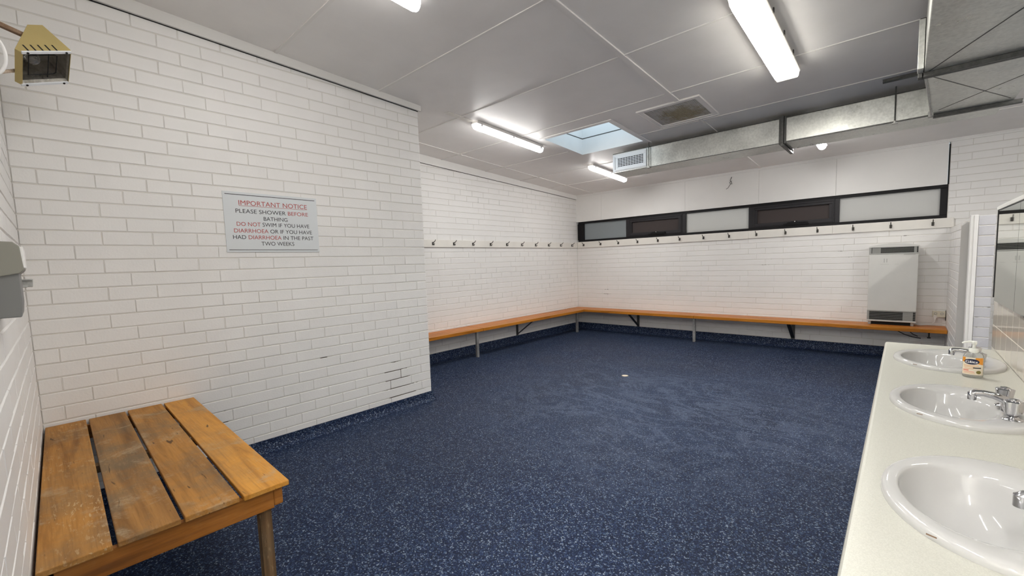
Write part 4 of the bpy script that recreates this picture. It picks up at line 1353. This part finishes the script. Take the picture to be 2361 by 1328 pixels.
# soap bottle
bx, by, bz = 3.933, 2.672, VZ
t = thing('soap_bottle', 'clear pump bottle of hand soap with orange and cream label on the wash bench', 'soap', (bx, by, bz))
SXY = (0.034, 0.024)


def el_ring(s, z, n=32): return [(bx + SXY[0] * s * math.cos(2 * PI * k / n), by + SXY[1] * s * math.sin(2 * PI * k / n), bz + z) for k in range(n)]


part(MB().rings([el_ring(.88, .0008), el_ring(.97, .004), el_ring(1, .010), el_ring(1.0, .088), el_ring(.95, .098), el_ring(.80, .108), el_ring(.52, .116), el_ring(.44, .119)], True, True), 'bottle', M['soap'], t, smooth=50)


def wrap(u, z, off=.0006):
    """u along the label in metres from its middle; faces the viewer's side (-y)"""
    g = -PI / 2 - 0.12 + u / 0.031
    return (bx + (SXY[0] + off) * math.cos(g), by + (SXY[1] + off) * math.sin(g), bz + z)


def patch(u0, u1, z0, z1, off, n=12, shape=None):
    b = MB(); rows = []
    for i in range(n + 1):
        u = u0 + (u1 - u0) * i / n
        a, c = (z0, z1) if shape is None else shape(u)
        rows.append((wrap(u, a, off), wrap(u, c, off)))
    for p, q in zip(rows[:-1], rows[1:]): b.quad(p[0], q[0], q[1], p[1])
    return b


lab = part(patch(-.036, .036, .014, .092, .0006, 20), 'label', M['cream_label'], t)
part(patch(.008, .034, .06, .0915, .0009, shape=lambda u: (.066 - .25 * (u - .008), .0915)), 'label_splash', M['orange'], lab)
part(patch(-.036, -.022, .07, .0915, .0009), 'label_splash', M['orange'], lab)
part(patch(-.026, .020, .0, .0, .0012, 24, shape=lambda u: (.073 - .0125 * math.sqrt(max(0, 1 - ((u + .003) / .0231) ** 2)), .073 + .0125 * math.sqrt(max(0, 1 - ((u + .003) / .0231) ** 2)))), 'brand_oval', M['navy_ink'], lab)
vs, fs = text_mb('Glitz'); lo, hi = min(v[0] for v in vs), max(v[0] for v in vs)
for k_, dd in enumerate((0.0, .0009)):
    b = MB(); b.v = [wrap(-.0215 + dd + (v[0] - lo) / (hi - lo) * .036, .0675 + v[1] * .0155, .0016) for v in vs]; b.f = fs
    part(b, 'brand_lettering', M['white_ink'], lab)
for u0, u1, z, hgt, m_ in ((-.028, .018, .055, .003, 'peach'), (-.026, .006, .049, .0025, 'peach'), (.002, .026, .046, .005, 'ink'), (-.024, .004, .041, .0025, 'peach'),
                           (-.030, -.010, .034, .004, 'redprint'), (-.030, .006, .027, .002, 'redprint'), (-.030, .008, .021, .0018, 'peach')):
    part(patch(u0, u1, z - hgt / 2, z + hgt / 2, .0012), 'label_print', M[m_], lab)
part(patch(.011, .027, 0, 0, .0012, 16, shape=lambda u: (.027 - .0075 * math.sqrt(max(0, 1 - ((u - .019) / .008) ** 2)), .027 + .0075 * math.sqrt(max(0, 1 - ((u - .019) / .008) ** 2)))), 'label_seal', M['olive'], lab)
pm = part(MB().lathe([(.0165, .112), (.0165, .128), (.014, .131), (.006, .132), (.006, .150)], (bx, by, bz), 24), 'pump_collar', M['pump'], t, smooth=40)
part(MB().lathe([(.0075, .148), (.009, .152), (.009, .160), (.006, .163), (.0001, .1635)], (bx, by, bz), 20).tube([(bx + .008, by, bz + .159), (bx - .015, by, bz + .160), (bx - .03, by - .002, bz + .157), (bx - .038, by - .003, bz + .152)], [.0058, .005, .004, .0032], 10), 'pump_head', M['pump'], t, smooth=40)

# mirrors over the basins
for i, (a, c, lb) in enumerate(((2.880, 3.462, 'mirror panel beside the brick pier above the basins'), (2.296, 2.877, 'mirror panel at the picture edge next to the first mirror'), (1.713, 2.293, 'mirror panel above the basin nearest the viewer'))):
    t = thing('wall_mirror', lb, 'mirror', (VX - .006, (a + c) / 2, 1.11), 'mirror panels above the basins')
    part(MB().box(VX - .0125, VX - .0012, a, c, 1.112, 1.612), 'backing', M['mirror_edge'], t)
    part(MB().box(VX - .0155, VX - .0127, a + .0008, c - .0008, 1.1125, 1.6115), 'glass', M['mirror'], t)
t = thing('mirror_rail', 'white timber rail along the top of the mirrors', 'trim', (VX - .01, 2.6, 1.612))
part(MB().box(VX - .024, VX - .001, 1.7, 3.47, 1.6135, 1.632), 'rail', M['plain_white'], t, bevel=0.002)
